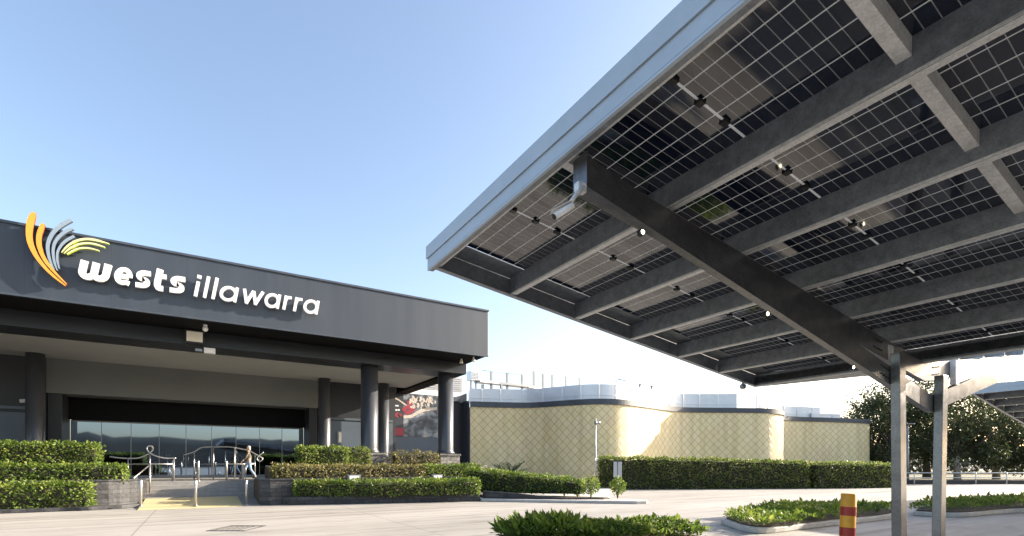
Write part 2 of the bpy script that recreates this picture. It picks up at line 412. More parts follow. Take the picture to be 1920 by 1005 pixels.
# ------------------------------------------------------------------ mesh building
class MB:
    def __init__(self):
        self.v = []; self.f = []; self.mi = []; self.uv = {}; self.sm = []
    def face(self, idx, mi=0, uv=None, smooth=False):
        if uv: self.uv[len(self.f)] = uv
        self.f.append(tuple(idx)); self.mi.append(mi); self.sm.append(smooth)
    def hexa(self, p, mi=0):
        """p: 4 bottom points (ccw from above) then 4 top points"""
        n = len(self.v); self.v += [tuple(q) for q in p]
        for q in ((3, 2, 1, 0), (4, 5, 6, 7), (0, 1, 5, 4), (1, 2, 6, 5), (2, 3, 7, 6), (3, 0, 4, 7)):
            self.face([n + i for i in q], mi)
    def box(self, x0, x1, y0, y1, z0, z1, mi=0):
        self.hexa([(x0, y0, z0), (x1, y0, z0), (x1, y1, z0), (x0, y1, z0), (x0, y0, z1), (x1, y0, z1), (x1, y1, z1), (x0, y1, z1)], mi)
    def slab(self, a, b, w, z0a, z1a, z0b=None, z1b=None, mi=0):
        """upright bar from plan point a to b, width w, with its own bottom and top height at each end"""
        z0b = z0a if z0b is None else z0b; z1b = z1a if z1b is None else z1b
        a = Vector(a[:2]); b = Vector(b[:2]); d = (b - a).normalized(); n = Vector((-d.y, d.x)) * w / 2
        A0, A1, B0, B1 = a - n, a + n, b - n, b + n
        self.hexa([(A0.x, A0.y, z0a), (B0.x, B0.y, z0b), (B1.x, B1.y, z0b), (A1.x, A1.y, z0a),
                   (A0.x, A0.y, z1a), (B0.x, B0.y, z1b), (B1.x, B1.y, z1b), (A1.x, A1.y, z1a)], mi)
    def prism(self, poly, z0, z1, mi=0, top_only=False):
        """poly: plan points ccw"""
        n = len(self.v); k = len(poly)
        z0f = z0 if callable(z0) else (lambda x, y: z0); z1f = z1 if callable(z1) else (lambda x, y: z1)
        self.v += [(p[0], p[1], z0f(p[0], p[1])) for p in poly] + [(p[0], p[1], z1f(p[0], p[1])) for p in poly]
        self.face(range(n + k, n + 2 * k), mi)
        self.face(reversed(range(n, n + k)), mi)
        for i in range(k):
            j = (i + 1) % k
            self.face((n + i, n + j, n + k + j, n + k + i), mi)
    def wall(self, pts, t, z0, z1, mi=0, side=1):
        """wall of thickness t following a plan polyline, thickness to the left (side=1) or right"""
        P = [Vector(p[:2]) for p in pts]; off = []
        for i, p in enumerate(P):
            d = (P[min(i + 1, len(P) - 1)] - P[max(i - 1, 0)]).normalized()
            off.append(p + Vector((-d.y, d.x)) * t * side)
        z0f = z0 if callable(z0) else (lambda i: z0); z1f = z1 if callable(z1) else (lambda i: z1)
        n = len(self.v)
        for i, (p, q) in enumerate(zip(P, off)):
            self.v += [(p.x, p.y, z0f(i)), (q.x, q.y, z0f(i)), (q.x, q.y, z1f(i)), (p.x, p.y, z1f(i))]
        for i in range(len(P) - 1):
            a = n + 4 * i; b = a + 4
            for k in range(4):
                l = (k + 1) % 4
                self.face((a + k, a + l, b + l, b + k), mi)
        self.face((n, n + 3, n + 2, n + 1), mi); e = n + 4 * (len(P) - 1)
        self.face((e, e + 1, e + 2, e + 3), mi)
    def tube(self, pts, r, n=8, mi=0, caps=True):
        P = [Vector(p) for p in pts]
        rs = r if isinstance(r, (list, tuple)) else [r] * len(P)
        base = len(self.v); ref = None
        for i, p in enumerate(P):
            d = (P[min(i + 1, len(P) - 1)] - P[max(i - 1, 0)])
            d = d.normalized() if d.length > 1e-9 else Vector((0, 0, 1))
            if ref is None: ref = Vector((1, 0, 0)) if abs(d.x) < 0.8 else Vector((0, 1, 0))
            u = (ref - d * ref.dot(d)).normalized(); w = d.cross(u); ref = u
            for k in range(n):
                a = 2 * math.pi * k / n
                self.v.append(tuple(p + (u * math.cos(a) + w * math.sin(a)) * rs[i]))
        for i in range(len(P) - 1):
            for k in range(n):
                a = base + i * n + k; b = base + i * n + (k + 1) % n
                self.face((a, b, b + n, a + n), mi, smooth=True)
        if caps:
            self.face(reversed(range(base, base + n)), mi); self.face(range(base + (len(P) - 1) * n, base + len(P) * n), mi)
    def cyl(self, x, y, z0, z1, r, n=20, mi=0, r1=None):
        self.tube([(x, y, z0), (x, y, z1)], [r, r if r1 is None else r1], n, mi)
    def lathe(self, x, y, prof, n=24, mi=0):
        """prof: list of (radius, z)"""
        self.tube([(x, y, z) for _, z in prof], [r for r, _ in prof], n, mi)
    def blob(self, c, rx, ry, rz, nu=12, nv=8, mi=0):
        b = len(self.v)
        for j in range(nv + 1):
            t = math.pi * j / nv
            for i in range(nu):
                a = 2 * math.pi * i / nu
                self.v.append((c[0] + rx * math.sin(t) * math.cos(a), c[1] + ry * math.sin(t) * math.sin(a), c[2] + rz * math.cos(t)))
        for j in range(nv):
            for i in range(nu):
                a = b + j * nu + i; d = b + j * nu + (i + 1) % nu
                self.face((a, a + nu, d + nu, d), mi, smooth=True)
    def leaf(self, p, d, n, L, W, mi=0):
        """diamond leaf at p, along d, facing n"""
        s = d.cross(n)
        if s.length < 1e-6: return
        s = s.normalized() * W / 2
        m = p + d * L * 0.5 + n * L * 0.08
        b = len(self.v)
        self.v += [tuple(p), tuple(m - s), tuple(p + d * L), tuple(m + s)]
        self.face((b, b + 1, b + 2, b + 3), mi)
    def build(self, name, mats, parent=None, bevel=0.0):
        me = bpy.data.meshes.new(name)
        o_ = Vector((0, 0, 0)); q = parent
        while q is not None:
            o_ += q.location; q = q.parent
        me.from_pydata([(x - o_.x, y - o_.y, z - o_.z) for x, y, z in self.v], [], self.f)
        for m in (mats if isinstance(mats, (list, tuple)) else [mats]): me.materials.append(m)
        me.polygons.foreach_set('material_index', self.mi)
        me.polygons.foreach_set('use_smooth', self.sm)
        if self.uv:
            l = me.uv_layers.new(name='UVMap')
            for fi, uvs in self.uv.items():
                for li, c in zip(me.polygons[fi].loop_indices, uvs): l.data[li].uv = c
        me.validate(); me.update()
        o = bpy.data.objects.new(name, me)
        COL.objects.link(o)
        if parent is not None: o.parent = parent
        if bevel:
            bv = o.modifiers.new('bevel', 'BEVEL'); bv.width = bevel; bv.segments = 2; bv.limit_method = 'ANGLE'; bv.angle_limit = R(50)
        return o

def tag(o, label=None, cat=None, group=None, kind=None):
    if label: o['label'] = label
    if cat: o['category'] = cat
    if group: o['group'] = group
    if kind: o['kind'] = kind
    return o
def empty(name, loc, label, cat, group=None):
    o = bpy.data.objects.new(name, None)
    o.location = loc; o.empty_display_size = 0.3
    COL.objects.link(o)
    return tag(o, label, cat, group)
def struct(o):
    o['kind'] = 'structure'; return o
def copy_tree(o, parent=None):
    c = o.copy(); COL.objects.link(c)
    if parent is not None: c.parent = parent
    for ch in list(o.children): copy_tree(ch, c)
    return c
def boxpart(name, m, parent, *dims, bevel=0.0):
    b = MB(); b.box(*dims); return b.build(name, m, parent, bevel)
def spline(pts, n=8):
    """Catmull-Rom through points (any dimension)"""
    P = [Vector(p) for p in pts]; out = []
    for i in range(len(P) - 1):
        p0 = P[max(i - 1, 0)]; p1 = P[i]; p2 = P[i + 1]; p3 = P[min(i + 2, len(P) - 1)]
        for k in range(n):
            t = k / n
            out.append(0.5 * ((2 * p1) + (p2 - p0) * t + (2 * p0 - 5 * p1 + 4 * p2 - p3) * t * t + (3 * p1 - p0 - 3 * p2 + p3) * t ** 3))
    out.append(P[-1]); return out


# ------------------------------------------------------------------ SETTING: ground, verge, hills
b = MB(); S = 1500
b.face([0, 1, 2, 3]); b.v = [(-S, -S, 0), (S, -S, 0), (S, S, 0), (-S, S, 0)]
struct(b.build('ground', M['ground']))
b = MB(); b.prism([(44.5, 22.2), (50, 18.8), (60, 12.4), (90, -6), (190, 40), (120, 150), (60, 70)], 0.0, 0.05)
struct(b.build('verge', M['verge']))
# wooded hills behind the viewer and beyond the club (the entrance glass mirrors the near ones)
b = MB(); n = 220; rows = []
for i in range(n + 1):
    a = 2 * math.pi * i / n
    h = 10 + 9 * (noise.noise(Vector((math.cos(a) * 3, math.sin(a) * 3, 1.7))) + 0.6) + 3.0 * noise.noise(Vector((i * 0.5, 3.3, 0))) + 1.5 * noise.noise(Vector((i * 1.7, 9.3, 0)))
    if math.sin(a) > -0.2: h *= 0.35
    rad = 330 + 30 * noise.noise(Vector((math.cos(a) * 2, math.sin(a) * 2, 5)))
    rows.append([(math.cos(a) * (rad - 60), math.sin(a) * (rad - 60), -1), (math.cos(a) * (rad - 30), math.sin(a) * (rad - 30), h * 0.7), (math.cos(a) * rad, math.sin(a) * rad, h), (math.cos(a) * (rad + 80), math.sin(a) * (rad + 80), -1)])
for rw in rows: b.v += rw
for i in range(n):
    for k in range(3):
        p = i * 4 + k; b.face((p, p + 4, p + 5, p + 1), smooth=True)
struct(b.build('hills', M['hill']))


# ------------------------------------------------------------------ CLUB BUILDING
XL, XR = -26.0, 13.4
club = empty('club_building', (0, 30, 0), 'charcoal flat-roofed club entrance building with deep fascia and round columns', 'building')
b = MB(); b.box(XL, XR, 24.0, 24.32, 7.55, 9.97)
fascia = b.build('fascia', M['fascia'], club, 0.01)
boxpart('coping', M['coping'], fascia, XL - 0.02, XR + 0.04, 23.95, 24.5, 9.973, 10.06)
boxpart('drip_trim', M['coping'], fascia, XL, XR + 0.015, 23.985, 24.05, 7.50, 7.57)
b = MB(); b.box(XL, XR - 0.003, 24.323, 42.0, 7.56, 9.95)
b.build('roof', M['black'], club)
b = MB(); b.box(XL, XR - 0.1, 26.4, 28.1, 6.92, 7.557)
b.build('front_beam', M['darkbeam'], club, 0.015)
b = MB(); b.box(12.35, 13.25, 28.103, 36.0, 6.9, 7.557)
b.build('side_beam', M['black'], club, 0.01)
b = MB(); b.box(XL, 12.347, 28.103, 34.0, 7.02, 7.3)
b.build('ceiling', M['ceiling'], club)
b = MB(); b.box(-6.55, 6.5, 34.0, 36.3, 5.26, 7.017)
b.build('bulkhead', M['bulkhead'], club, 0.01)
b = MB(); b.box(XL, -6.553, 34.0, 36.3, 0.0, 7.017)
lw = b.build('side_wall', M['darkwall'], club)
b = MB(); b.box(XL, -6.75, 33.9, 33.997, 4.35, 4.5); b.box(XL, -6.75, 33.94, 33.997, 2.2, 4.2)
b.build('ledge', M['bluewall'], lw)
b = MB(); b.box(6.503, 11.6, 34.0, 36.3, 0.0, 7.017)
rw_ = b.build('side_wall', M['darkwall'], club)
b = MB(); b.box(7.0, 11.4, 33.9, 33.997, 4.55, 4.7); b.box(7.0, 11.4, 33.95, 33.997, 1.6, 4.5)
b.build('ledge', M['bluewall'], rw_)
for x0, x1 in ((-6.5, -5.95), (5.95, 6.45)):
    boxpart('door_jamb', M['darkwall'], club, x0, x1, 34.02, 35.95, 0.85, 5.257, bevel=0.02)
boxpart('header_panel', M['black'], club, -5.947, 5.947, 35.5, 35.9, 4.07, 5.257)
nb = 9; wbay = (5.94 * 2) / nb
for i in range(nb):
    x0 = -5.94 + i * wbay; x1 = x0 + wbay
    f = MB()
    f.box(x0, x0 + 0.016, 35.95, 36.03, 0.86, 4.06); f.box(x1 - 0.016, x1, 35.95, 36.03, 0.86, 4.06)
    f.box(x0 + 0.0165, x1 - 0.0165, 35.93, 36.03, 3.98, 4.06); f.box(x0 + 0.0165, x1 - 0.0165, 35.93, 36.03, 0.86, 0.98)
    w = f.build('window', M['frame'], club)
    p = MB(); tw = random.uniform(-0.004, 0.004); tz = random.uniform(-0.003, 0.003)
    p.hexa([(x0 + .017, 35.97 + tw, .98), (x1 - .017, 35.97 - tw, .98), (x1 - .017, 35.985 - tw, .98), (x0 + .017, 35.985 + tw, .98),
            (x0 + .017, 35.97 + tw + tz, 3.98), (x1 - .017, 35.97 - tw + tz, 3.98), (x1 - .017, 35.985 - tw + tz, 3.98), (x0 + .017, 35.985 + tw + tz, 3.98)])
    p.build('glass_pane', M['glass'], w)
    if i in (3, 4, 5):
        hx = x1 - .12 if i != 4 else x0 + .12
        hb_ = MB(); hb_.tube([(hx, 35.93, 1.55), (hx, 35.87, 1.57), (hx, 35.87, 2.25), (hx, 35.93, 2.27)], .018, 8); hb_.build('pull_handle', M['steel'], w)
boxpart('inner_wall', M['black'], club, -5.95, 5.95, 36.305, 36.5, 0.0, 5.25)
def column(x, y, r, z0, ped):
    b = MB(); b.lathe(x, y, [(r * 1.16, z0), (r * 1.16, z0 + 0.10), (r * 1.02, z0 + 0.16), (r, z0 + 0.24), (r, 6.918 if y < 30 else 7.018)], 40)
    c = b.build('column', M['column'], club)
    b = MB(); s = r * 1.35
    b.box(x - s, x + s, y - s, y + s, 0.3, z0 - 0.11, 0)
    b.box(x - s - .06, x + s + .06, y - s - .06, y + s + .06, z0 - 0.107, z0 - 0.002, 0)
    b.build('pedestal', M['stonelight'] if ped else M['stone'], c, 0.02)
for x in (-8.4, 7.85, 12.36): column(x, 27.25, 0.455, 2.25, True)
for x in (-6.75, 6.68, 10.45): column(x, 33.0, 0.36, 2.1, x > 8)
# mural wall and light cladding at the right-hand end
b = MB(); b.box(11.603, 17.75, 36.0, 37.2, 0.0, 6.95)
b.build('end_wall', M['bluewall'], club)
b = MB(); b.box(13.41, 17.75, 36.0, 37.2, 6.953, 7.35); b.box(11.603, 13.24, 36.0, 37.2, 6.953, 7.35)
b.build('white_band', M['whiteband'], club)
b = MB(); b.box(13.41, 17.75, 36.02, 37.2, 7.353, 8.55)
for k in range(7): b.box(13.41, 17.75, 35.98, 36.017, 7.40 + k * 0.165, 7.47 + k * 0.165)
b.build('upper_cladding', M['cladding'], club)
boxpart('corner_panel', M['darkwall'], club, 16.55, 17.72, 35.9, 35.997, 0.0, 6.55)
b = MB(); b.slab((16.5, 35.7), (17.9, 35.7), 0.4, 6.53, 6.62, 6.62, 7.25); b.box(17.72, 17.86, 34.95, 35.95, 0.0, 6.6)
b.build('corner_trim', M['coping'], club)


# ------------------------------------------------------------------ ILLUMINATED FASCIA SIGN (emblem and letters)
YS = 23.78
sign = empty('wall_sign', (0, YS, 8.3), 'white lettering wests illawarra with orange grey and lime feather emblem on fascia', 'sign')
def ribbon(b, pts, ws, y0, y1, mi_face=0, mi_side=1, round_ends=False):
    """flat stroke in the sign plane: pts (x,z), widths ws, between depth y0 (front) and y1"""
    P = [Vector(p) for p in pts]; L = []; Rr = []
    for i, p in enumerate(P):
        d = (P[min(i + 1, len(P) - 1)] - P[max(i - 1, 0)]).normalized(); nn = Vector((-d.y, d.x)) * ws[i] / 2
        L.append(p + nn); Rr.append(p - nn)
    if round_ends:
        d = (P[-1] - P[-2]).normalized(); L.append(P[-1] + d * ws[-1] * .42 + Vector((-d.y, d.x)) * ws[-1] * .22); Rr.append(P[-1] + d * ws[-1] * .42 - Vector((-d.y, d.x)) * ws[-1] * .22)
        d = (P[0] - P[1]).normalized(); L.insert(0, P[0] + d * ws[0] * .42 - Vector((-d.y, d.x)) * ws[0] * .22); Rr.insert(0, P[0] + d * ws[0] * .42 + Vector((-d.y, d.x)) * ws[0] * .22)
    n = len(b.v); k = len(L)
    for l, r in zip(L, Rr): b.v += [(l.x, y0, l.y), (r.x, y0, r.y), (l.x, y1, l.y), (r.x, y1, r.y)]
    for i in range(k - 1):
        a = n + 4 * i; c = a + 4
        b.face((a, a + 1, c + 1, c), mi_face); b.face((a + 2, c + 2, c + 3, a + 3), mi_side)
        b.face((a, c, c + 2, a + 2), mi_side); b.face((a + 1, a + 3, c + 3, c + 1), mi_side)
    b.face((n, n + 2, n + 3, n + 1), mi_side); e = n + 4 * (k - 1); b.face((e, e + 1, e + 3, e + 2), mi_side)
def zoompt(x, y): return (30 + x / 5.583, 380 + y / 5.583)
def stroke_part(zp, m_face, m_side, name='emblem_stroke'):
    pts = []; ws = []
    for x, y, w in zp:
        px, py = zoompt(x, y); q = PY(px, py, YS); q2 = PY(px + 1, py, YS)
        pts.append((q.x, q.z)); ws.append(w / 5.583 * 0.0135)
    sp = spline([(*p, w) for p, w in zip(pts, ws)], 6)
    b = MB(); ribbon(b, [(s[0], s[1]) for s in sp], [max(0.015, s[2]) for s in sp], YS - 0.06, YS + 0.06)
    return b.build(name, [m_face, m_side], sign)
for zp in (((192, 108, 36), (175, 150, 72), (152, 230, 80), (143, 340, 72), (160, 440, 66), (215, 560, 54), (300, 675, 42), (400, 775, 34), (520, 872, 16)),
           ((290, 225, 34), (272, 270, 58), (247, 350, 60), (246, 440, 58), (275, 540, 50), (325, 630, 44), (400, 722, 34), (470, 795, 22), (535, 858, 12))):
    stroke_part(zp, M['orange'], M['redside'])
for zp in (((580, 185, 50), (480, 240, 55), (400, 310, 50), (350, 400, 45), (336, 480, 41), (350, 575, 35), (380, 660, 25), (405, 702, 12)),
           ((595, 272, 42), (500, 322, 42), (430, 392, 38), (397, 470, 35), (395, 560, 32), (413, 650, 25), (437, 716, 12)),
           ((614, 355, 38), (530, 402, 37), (470, 462, 32), (438, 532, 28), (436, 612, 24), (457, 697, 12))):
    stroke_part(zp, M['greyblue'], M['coping'])
for zp in (((480, 527, 12), (545, 458, 25), (630, 407, 30), (740, 386, 33), (850, 400, 33), (975, 434, 15)),
           ((505, 537, 10), (570, 482, 24), (660, 441, 27), (760, 430, 28), (850, 445, 28), (932, 472, 14)),
           ((535, 542, 10), (600, 507, 22), (680, 481, 24), (770, 482, 24), (872, 507, 14))):
    stroke_part(zp, M['lime'], M['limeside'])
def arc(cx, cy, rx, ry, a0, a1, n=14):
    return [(cx + rx * math.cos(R(a0 + (a1 - a0) * i / n)), cy + ry * math.sin(R(a0 + (a1 - a0) * i / n))) for i in range(n + 1)]
def letter(strokes, x0px, x1px, base, h, sw, shear, name='letter', unit_w=1.0, rnd=False):
    """strokes in a box 0..unit_w by 0..1 (x height); fitted between two photo columns on the sign plane"""
    X0 = PY(x0px, 540, YS).x; X1 = PY(x1px, 540, YS).x
    wtot = X1 - X0; top = max(p[1] for s in strokes for p in s if not isinstance(p, float))
    wbox = wtot - shear * h * top
    b = MB()
    for k, s in enumerate(strokes):
        s_ = s
        w = sw
        if isinstance(s[0], float): w = sw * s[0]; s_ = s[1:]
        pts = []
        for (u, v) in s_:
            x = X0 + w * 0 + sw / 2 + u * (wbox - sw) + shear * v * h
            pts.append((x, base + sw * 0.0 + v * h))
        ribbon(b, pts, [w] * len(pts), YS - 0.05 - 0.002 * k, YS + 0.07, 0, 0, rnd)
    return b.build(name, M['white'], sign)
# heavy word: strokes keep half a stroke inside the box, so the x height runs 0.13 .. 0.87
HB, hb, sb, sh = 8.36, 0.68, 0.215, 0.17
W_ = [[(0, 1), (0, .42)] + arc(.25, .42, .25, .27, 180, 360) + [(.5, .42), (.5, .98)],
      [(.5, .98), (.5, .42)] + arc(.75, .42, .25, .27, 180, 360) + [(1, .42), (1, 1)]]
E_ = [[(.1, .49), (.92, .49)], arc(.5, .5, .5, .365, -4, 296, 26) + [(1.08, .13)]]
S_ = [[(1.3, .864), (.6, .864)] + arc(.6, .682, .69, .182, 90, 270, 12) + [(.4, .5)] + arc(.4, .318, .69, .182, 90, -90, 12) + [(-.3, .136)]]
T_ = [[(0, 1.22), (0, .42)] + arc(1.2, .42, 1.2, .29, 180, 270, 8) + [(2.3, .13)], [0.85, (0, .83), (2.6, .83)]]
for g, a, c, k in ((W_, 144, 210, 1), (E_, 211, 251, .8), (S_, 252, 284, .85), (T_, 286, 312, .95), (S_, 316.5, 348, .85)):
    letter(g, a, c, HB, hb, sb * k, sh)
HL, hl, sl = 8.345, 0.62, 0.118
A_ = [arc(.47, .5, .47, .42, 0, 360, 28), [(.97, 1.0), (.97, 0)]]
I_ = [[(0, .98), (0, 0)], [1.25, (-0.02, 1.20), (0.02, 1.40)]]
L_ = [[(0, 1.42), (0, 0)]]
WL = [[(0, 1), (.26, .04)], [(.22, .04), (.5, .95)], [(.5, .95), (.74, .04)], [(.70, .04), (1, 1)]]
R_ = [[(0, 1), (0, 0)], [(0, .55), (.12, .78), (.4, .90), (1.0, .90)]]
for g, a, c in ((I_, 363, 380), (L_, 380, 396.5), (L_, 396, 412.5), (A_, 409, 449), (WL, 450, 496), (A_, 493.5, 528), (R_, 529, 550), (R_, 549, 570), (A_, 566.5, 600)):
    letter(g, a, c, HL, hl, sl, sh)


# ------------------------------------------------------------------ things fixed under the fascia
fl = empty('floodlight', (0.6, 26.3, 7.2), 'square white-faced floodlight hung on the beam under the fascia', 'light')
q = PY(365, 632, 26.2)
b = MB(); b.box(q.x - .38, q.x + .38, 26.12, 26.37, q.z - .30, q.z + .30); b.build('housing', M['blackplastic'], fl, 0.02)
b = MB(); b.box(q.x - .30, q.x + .30, 26.09, 26.117, q.z - .22, q.z + .22); b.build('lens', M['lampglass'], fl, 0.005)
for x in (-.36, .30): boxpart('bracket', M['blackplastic'], fl, q.x + x, q.x + x + .06, 26.2, 26.39, q.z - .42, q.z - .301)
q = PY(393, 658, 26.25)
ml = empty('small_floodlight', q, 'small white box light below the square floodlight', 'light')
b = MB(); b.box(q.x - .22, q.x + .22, 26.15, 26.39, q.z - .12, q.z + .12); b.build('housing', M['whitebox'], ml, 0.02)
b = MB(); b.box(q.x - .55, q.x - .28, 26.2, 26.36, q.z - .07, q.z + .05); b.build('gear_box', M['frame'], ml, 0.01)
q = PY(385, 604, 25.0)
c0 = empty('dome_camera', q, 'small white dome camera under the fascia soffit above the floodlight', 'camera')
b = MB(); b.lathe(q.x, q.y, [(.08, 7.558), (.08, 7.50), (.05, 7.48)], 14); b.build('base', M['whitebox'], c0)
b = MB(); b.blob((q.x, q.y, 7.38), .11, .11, .12); b.build('housing', M['whitebox'], c0)
for px, py, lab in ((865, 672, 'small white soffit light nearest the columned corner, left of its twin'), (888, 671, 'small white soffit light at the fascia corner, right of its twin')):
    q = PY(px, py, 25.4 if px < 880 else 24.6)
    c0 = empty('soffit_light', (q.x, q.y, 7.55), lab, 'light', 'soffit lights at the fascia corner')
    b = MB(); b.cyl(q.x, q.y, 7.45, 7.557, .05, 12); b.build('base', M['whitebox'], c0)
    b = MB(); b.lathe(q.x, q.y, [(.07, 7.45), (.10, 7.36), (.10, 7.30)], 14); b.build('lens', M['lampglass'], c0)
q = PY(50, 752, 33.7)
c0 = empty('bullet_camera', q, 'small pale bullet camera on the dark wall left of the rear column', 'camera')
b = MB(); b.tube([(q.x, 33.93, q.z), (q.x, 33.6, q.z)], .05, 10); b.build('arm', M['whitebox'], c0)
b = MB(); b.tube([(q.x - .22, 33.55, q.z - .03), (q.x + .22, 33.6, q.z + .03)], .09, 12); b.build('housing', M['whitebox'], c0)
q = PY(637, 820, 33.85)
c0 = empty('wall_light', q, 'slim white wall light on the slate wall beside the rear column', 'light')
b = MB(); b.box(q.x - .14, q.x + .14, 33.88, 33.948, q.z - .40, q.z + .40); b.build('back_plate', M['frame'], c0, 0.01)
b = MB(); b.box(q.x - .09, q.x + .09, 33.78, 33.877, q.z - .33, q.z + .33); b.build('diffuser', M['lampglass'], c0, 0.02)

# ------------------------------------------------------------------ MURAL POSTER on the end wall
def mq(px, py): return PY(px, py, 35.9)
mur = empty('mural_poster', (13.5, 35.95, 3.7), 'large wall poster with dark text panel, red label and pale picture behind the columns', 'poster')
YM = 35.97
xa, xb_, xm = 11.65, 16.5, mq(757, 780).x
b = MB(); b.box(xm + .003, xb_, YM, 35.997, 3.72, 6.94); b.build('picture', M['photo'], mur)
b = MB(); b.box(xa, xm, YM, 35.997, 3.72, 6.94); b.build('text_panel', M['mdark'], mur)
def mstroke(b, pts, w, y): 
    sp = spline([(mq(x, yy).x, mq(x, yy).z, w) for x, yy in pts], 6); ribbon(b, [(s[0], s[1]) for s in sp], [s[2] for s in sp], y - .008, y - .001, 0, 0)
b = MB(); mstroke(b, ((733, 744), (745, 748), (757, 756), (768, 764), (775, 772)), .10, YM); mstroke(b, ((757, 782), (772, 780), (786, 772), (800, 768), (820, 766)), .22, YM - .012)
b.build('pale_swoosh', M['mpale'], mur)
for line in (((728, 759, 5, 3), (734, 759, 5, 3), (741, 759, 7, 3)), ((727, 767, 4, 3), (733, 767, 5, 3), (740, 767, 6, 3), (747, 767, 3, 3))):
    b = MB()
    for x, y, w, h in line:
        p0 = mq(x, y); p1 = mq(x + w, y + h); b.box(p0.x, p1.x, YM - .006, YM - .001, min(p0.z, p1.z), max(p0.z, p1.z))
    b.build('white_lettering', M['white'], mur)
b = MB()
for k, pts in enumerate((((728, 774), (738, 774)), ((733, 774), (733, 782)), ((740, 774), (740, 782)), ((740, 778), (747, 774)), ((741, 778), (747, 782)), ((749, 776), (754, 780)))):
    mstroke(b, pts, .15, YM - .01 - k * .001)
b.build('red_lettering', M['mred'], mur)
b = MB()
for k, pts in enumerate((((756, 770), (765, 763), (774, 768)), ((760, 774), (770, 772), (778, 764)), ((764, 756), (770, 754), (774, 760)))): mstroke(b, pts, .28, YM - .003 - k * .002)
b.build('red_shape', M['mred'], mur)
p0 = mq(727, 801); p1 = mq(758, 817)
b = MB(); b.box(xa + .01, p1.x, YM - .012, YM - .001, p1.z, p0.z); rl = b.build('red_label', M['mred'], mur)
b = MB(); mstroke(b, ((728, 806), (731, 804), (734, 807), (737, 804), (740, 806)), .05, YM - .014); b.build('yellow_script', M['myellow'], rl)
b = MB(); rng = random.Random(5)
for k in range(26):
    x = rng.uniform(765, 818); y = rng.uniform(741, 764); mstroke(b, ((x, y), (x + rng.uniform(-3, 3), y + rng.uniform(2, 5)), (x + rng.uniform(-4, 4), y + rng.uniform(5, 8))), rng.uniform(.06, .2), YM - .004 - k * .0006)
b.build('pale_figure', M['mpale'], mur)


# ------------------------------------------------------------------ TILED ANNEX with waving wall
ctrl = [(17.8, 34.7), (19.6, 34.1), (22.1, 32.9), (23.5, 30.6), (24.8, 28.6), (26.8, 27.7), (29.6, 28.0), (32.6, 28.6), (35.2, 28.6), (37.4, 27.6), (39.4, 26.0), (41.2, 24.9),
        (43.4, 24.9), (45.3, 26.0), (47.0, 26.9), (49.2, 26.6), (51.4, 25.5), (54.6, 24.1), (56.3, 23.6), (56.9, 24.1), (57.0, 25.1), (56.8, 30)]
path = spline(ctrl, 8)
ZT = 6.1
annex = empty('tiled_annex', (36, 29, 0), 'long low annex with waving beige diamond tiled wall and dark roof band', 'building')
b = MB(); u = 0; prev = None
rowsz = [0, 2, 4, ZT]
us = []
for p in path:
    if prev is not None: u += (p - prev).length
    us.append(u); prev = p
def ztop(i): 
    t = us[i] / us[-1]; return ZT - 0.55 * max(0, (t - 0.45) / 0.55)
for i, p in enumerate(path):
    for z in rowsz: b.v.append((p.x, p.y, z if z < ZT else ztop(i)))
nz = len(rowsz)
for i in range(len(path) - 1):
    for k in range(nz - 1):
        a = i * nz + k
        zz = [rowsz[k], rowsz[k], rowsz[k + 1], rowsz[k + 1]]
        b.face((a, a + nz, a + nz + 1, a + 1), 0, [(us[i], zz[0]), (us[i + 1], zz[1]), (us[i + 1], zz[2]), (us[i], zz[3])], True)
b.build('tiled_wall', M['tile'], annex)
b = MB(); b.wall([(p.x, p.y - .12) for p in path], 0.5, lambda i: ztop(i) + .003, lambda i: ztop(i) + 0.42)
b.build('roof_band', M['coping'], annex)
b = MB(); b.wall([(p.x + .02, p.y + .06) for p in path[:-6]], 0.3, 0.0, lambda i: ztop(i) - .01)
b.build('inner_wall', M['concrete'], annex)
def nearest(px):
    best = min(range(len(path)), key=lambda i: abs(CX + FPX * (path[i].dot(RT) / path[i].dot(FW)) - px)); return best
def parapet(i0, i1, h0, h1, back, step=None):
    pts = [(p.x + .25, p.y + back) for p in path[i0:i1 + 1]]
    m = len(pts) - 1
    b = MB(); b.wall(pts, 0.15, lambda i: ztop(i0 + i) + 0.38, lambda i: ztop(i0 + i) + h0 + (h1 - h0) * i / m)
    # standing seams and a horizontal lap
    for k in range(0, m, 5):
        p = pts[k]; b.box(p[0] - .03, p[0] + .03, p[1] - .045, p[1] + .0, ztop(i0 + k) + 0.38, ztop(i0 + k) + h0 + (h1 - h0) * k / m + .01)
    o = b.build('metal_parapet', M['zinc'], annex)
    b = MB(); b.wall([(x, y - .05) for x, y in pts], 0.045, lambda i: ztop(i0 + i) + 0.78, lambda i: ztop(i0 + i) + 0.84)
    b.build('lap_flashing', M['zinc'], o)
i1 = nearest(1395); i2 = nearest(1440); i3 = nearest(1556)
parapet(0, i1, 1.55, 1.75, 0.75)
parapet(i2, i3, 1.75, 1.55, 1.1)
parapet(i3 - 3, i3 + 4, 0.95, 0.95, 0.8)
b = MB(); b.prism([(p.x, p.y + .3) for p in path[:-6]] + [(58, 45), (18, 45)], 5.0, 5.3)
b.build('roof', M['concrete'], annex)

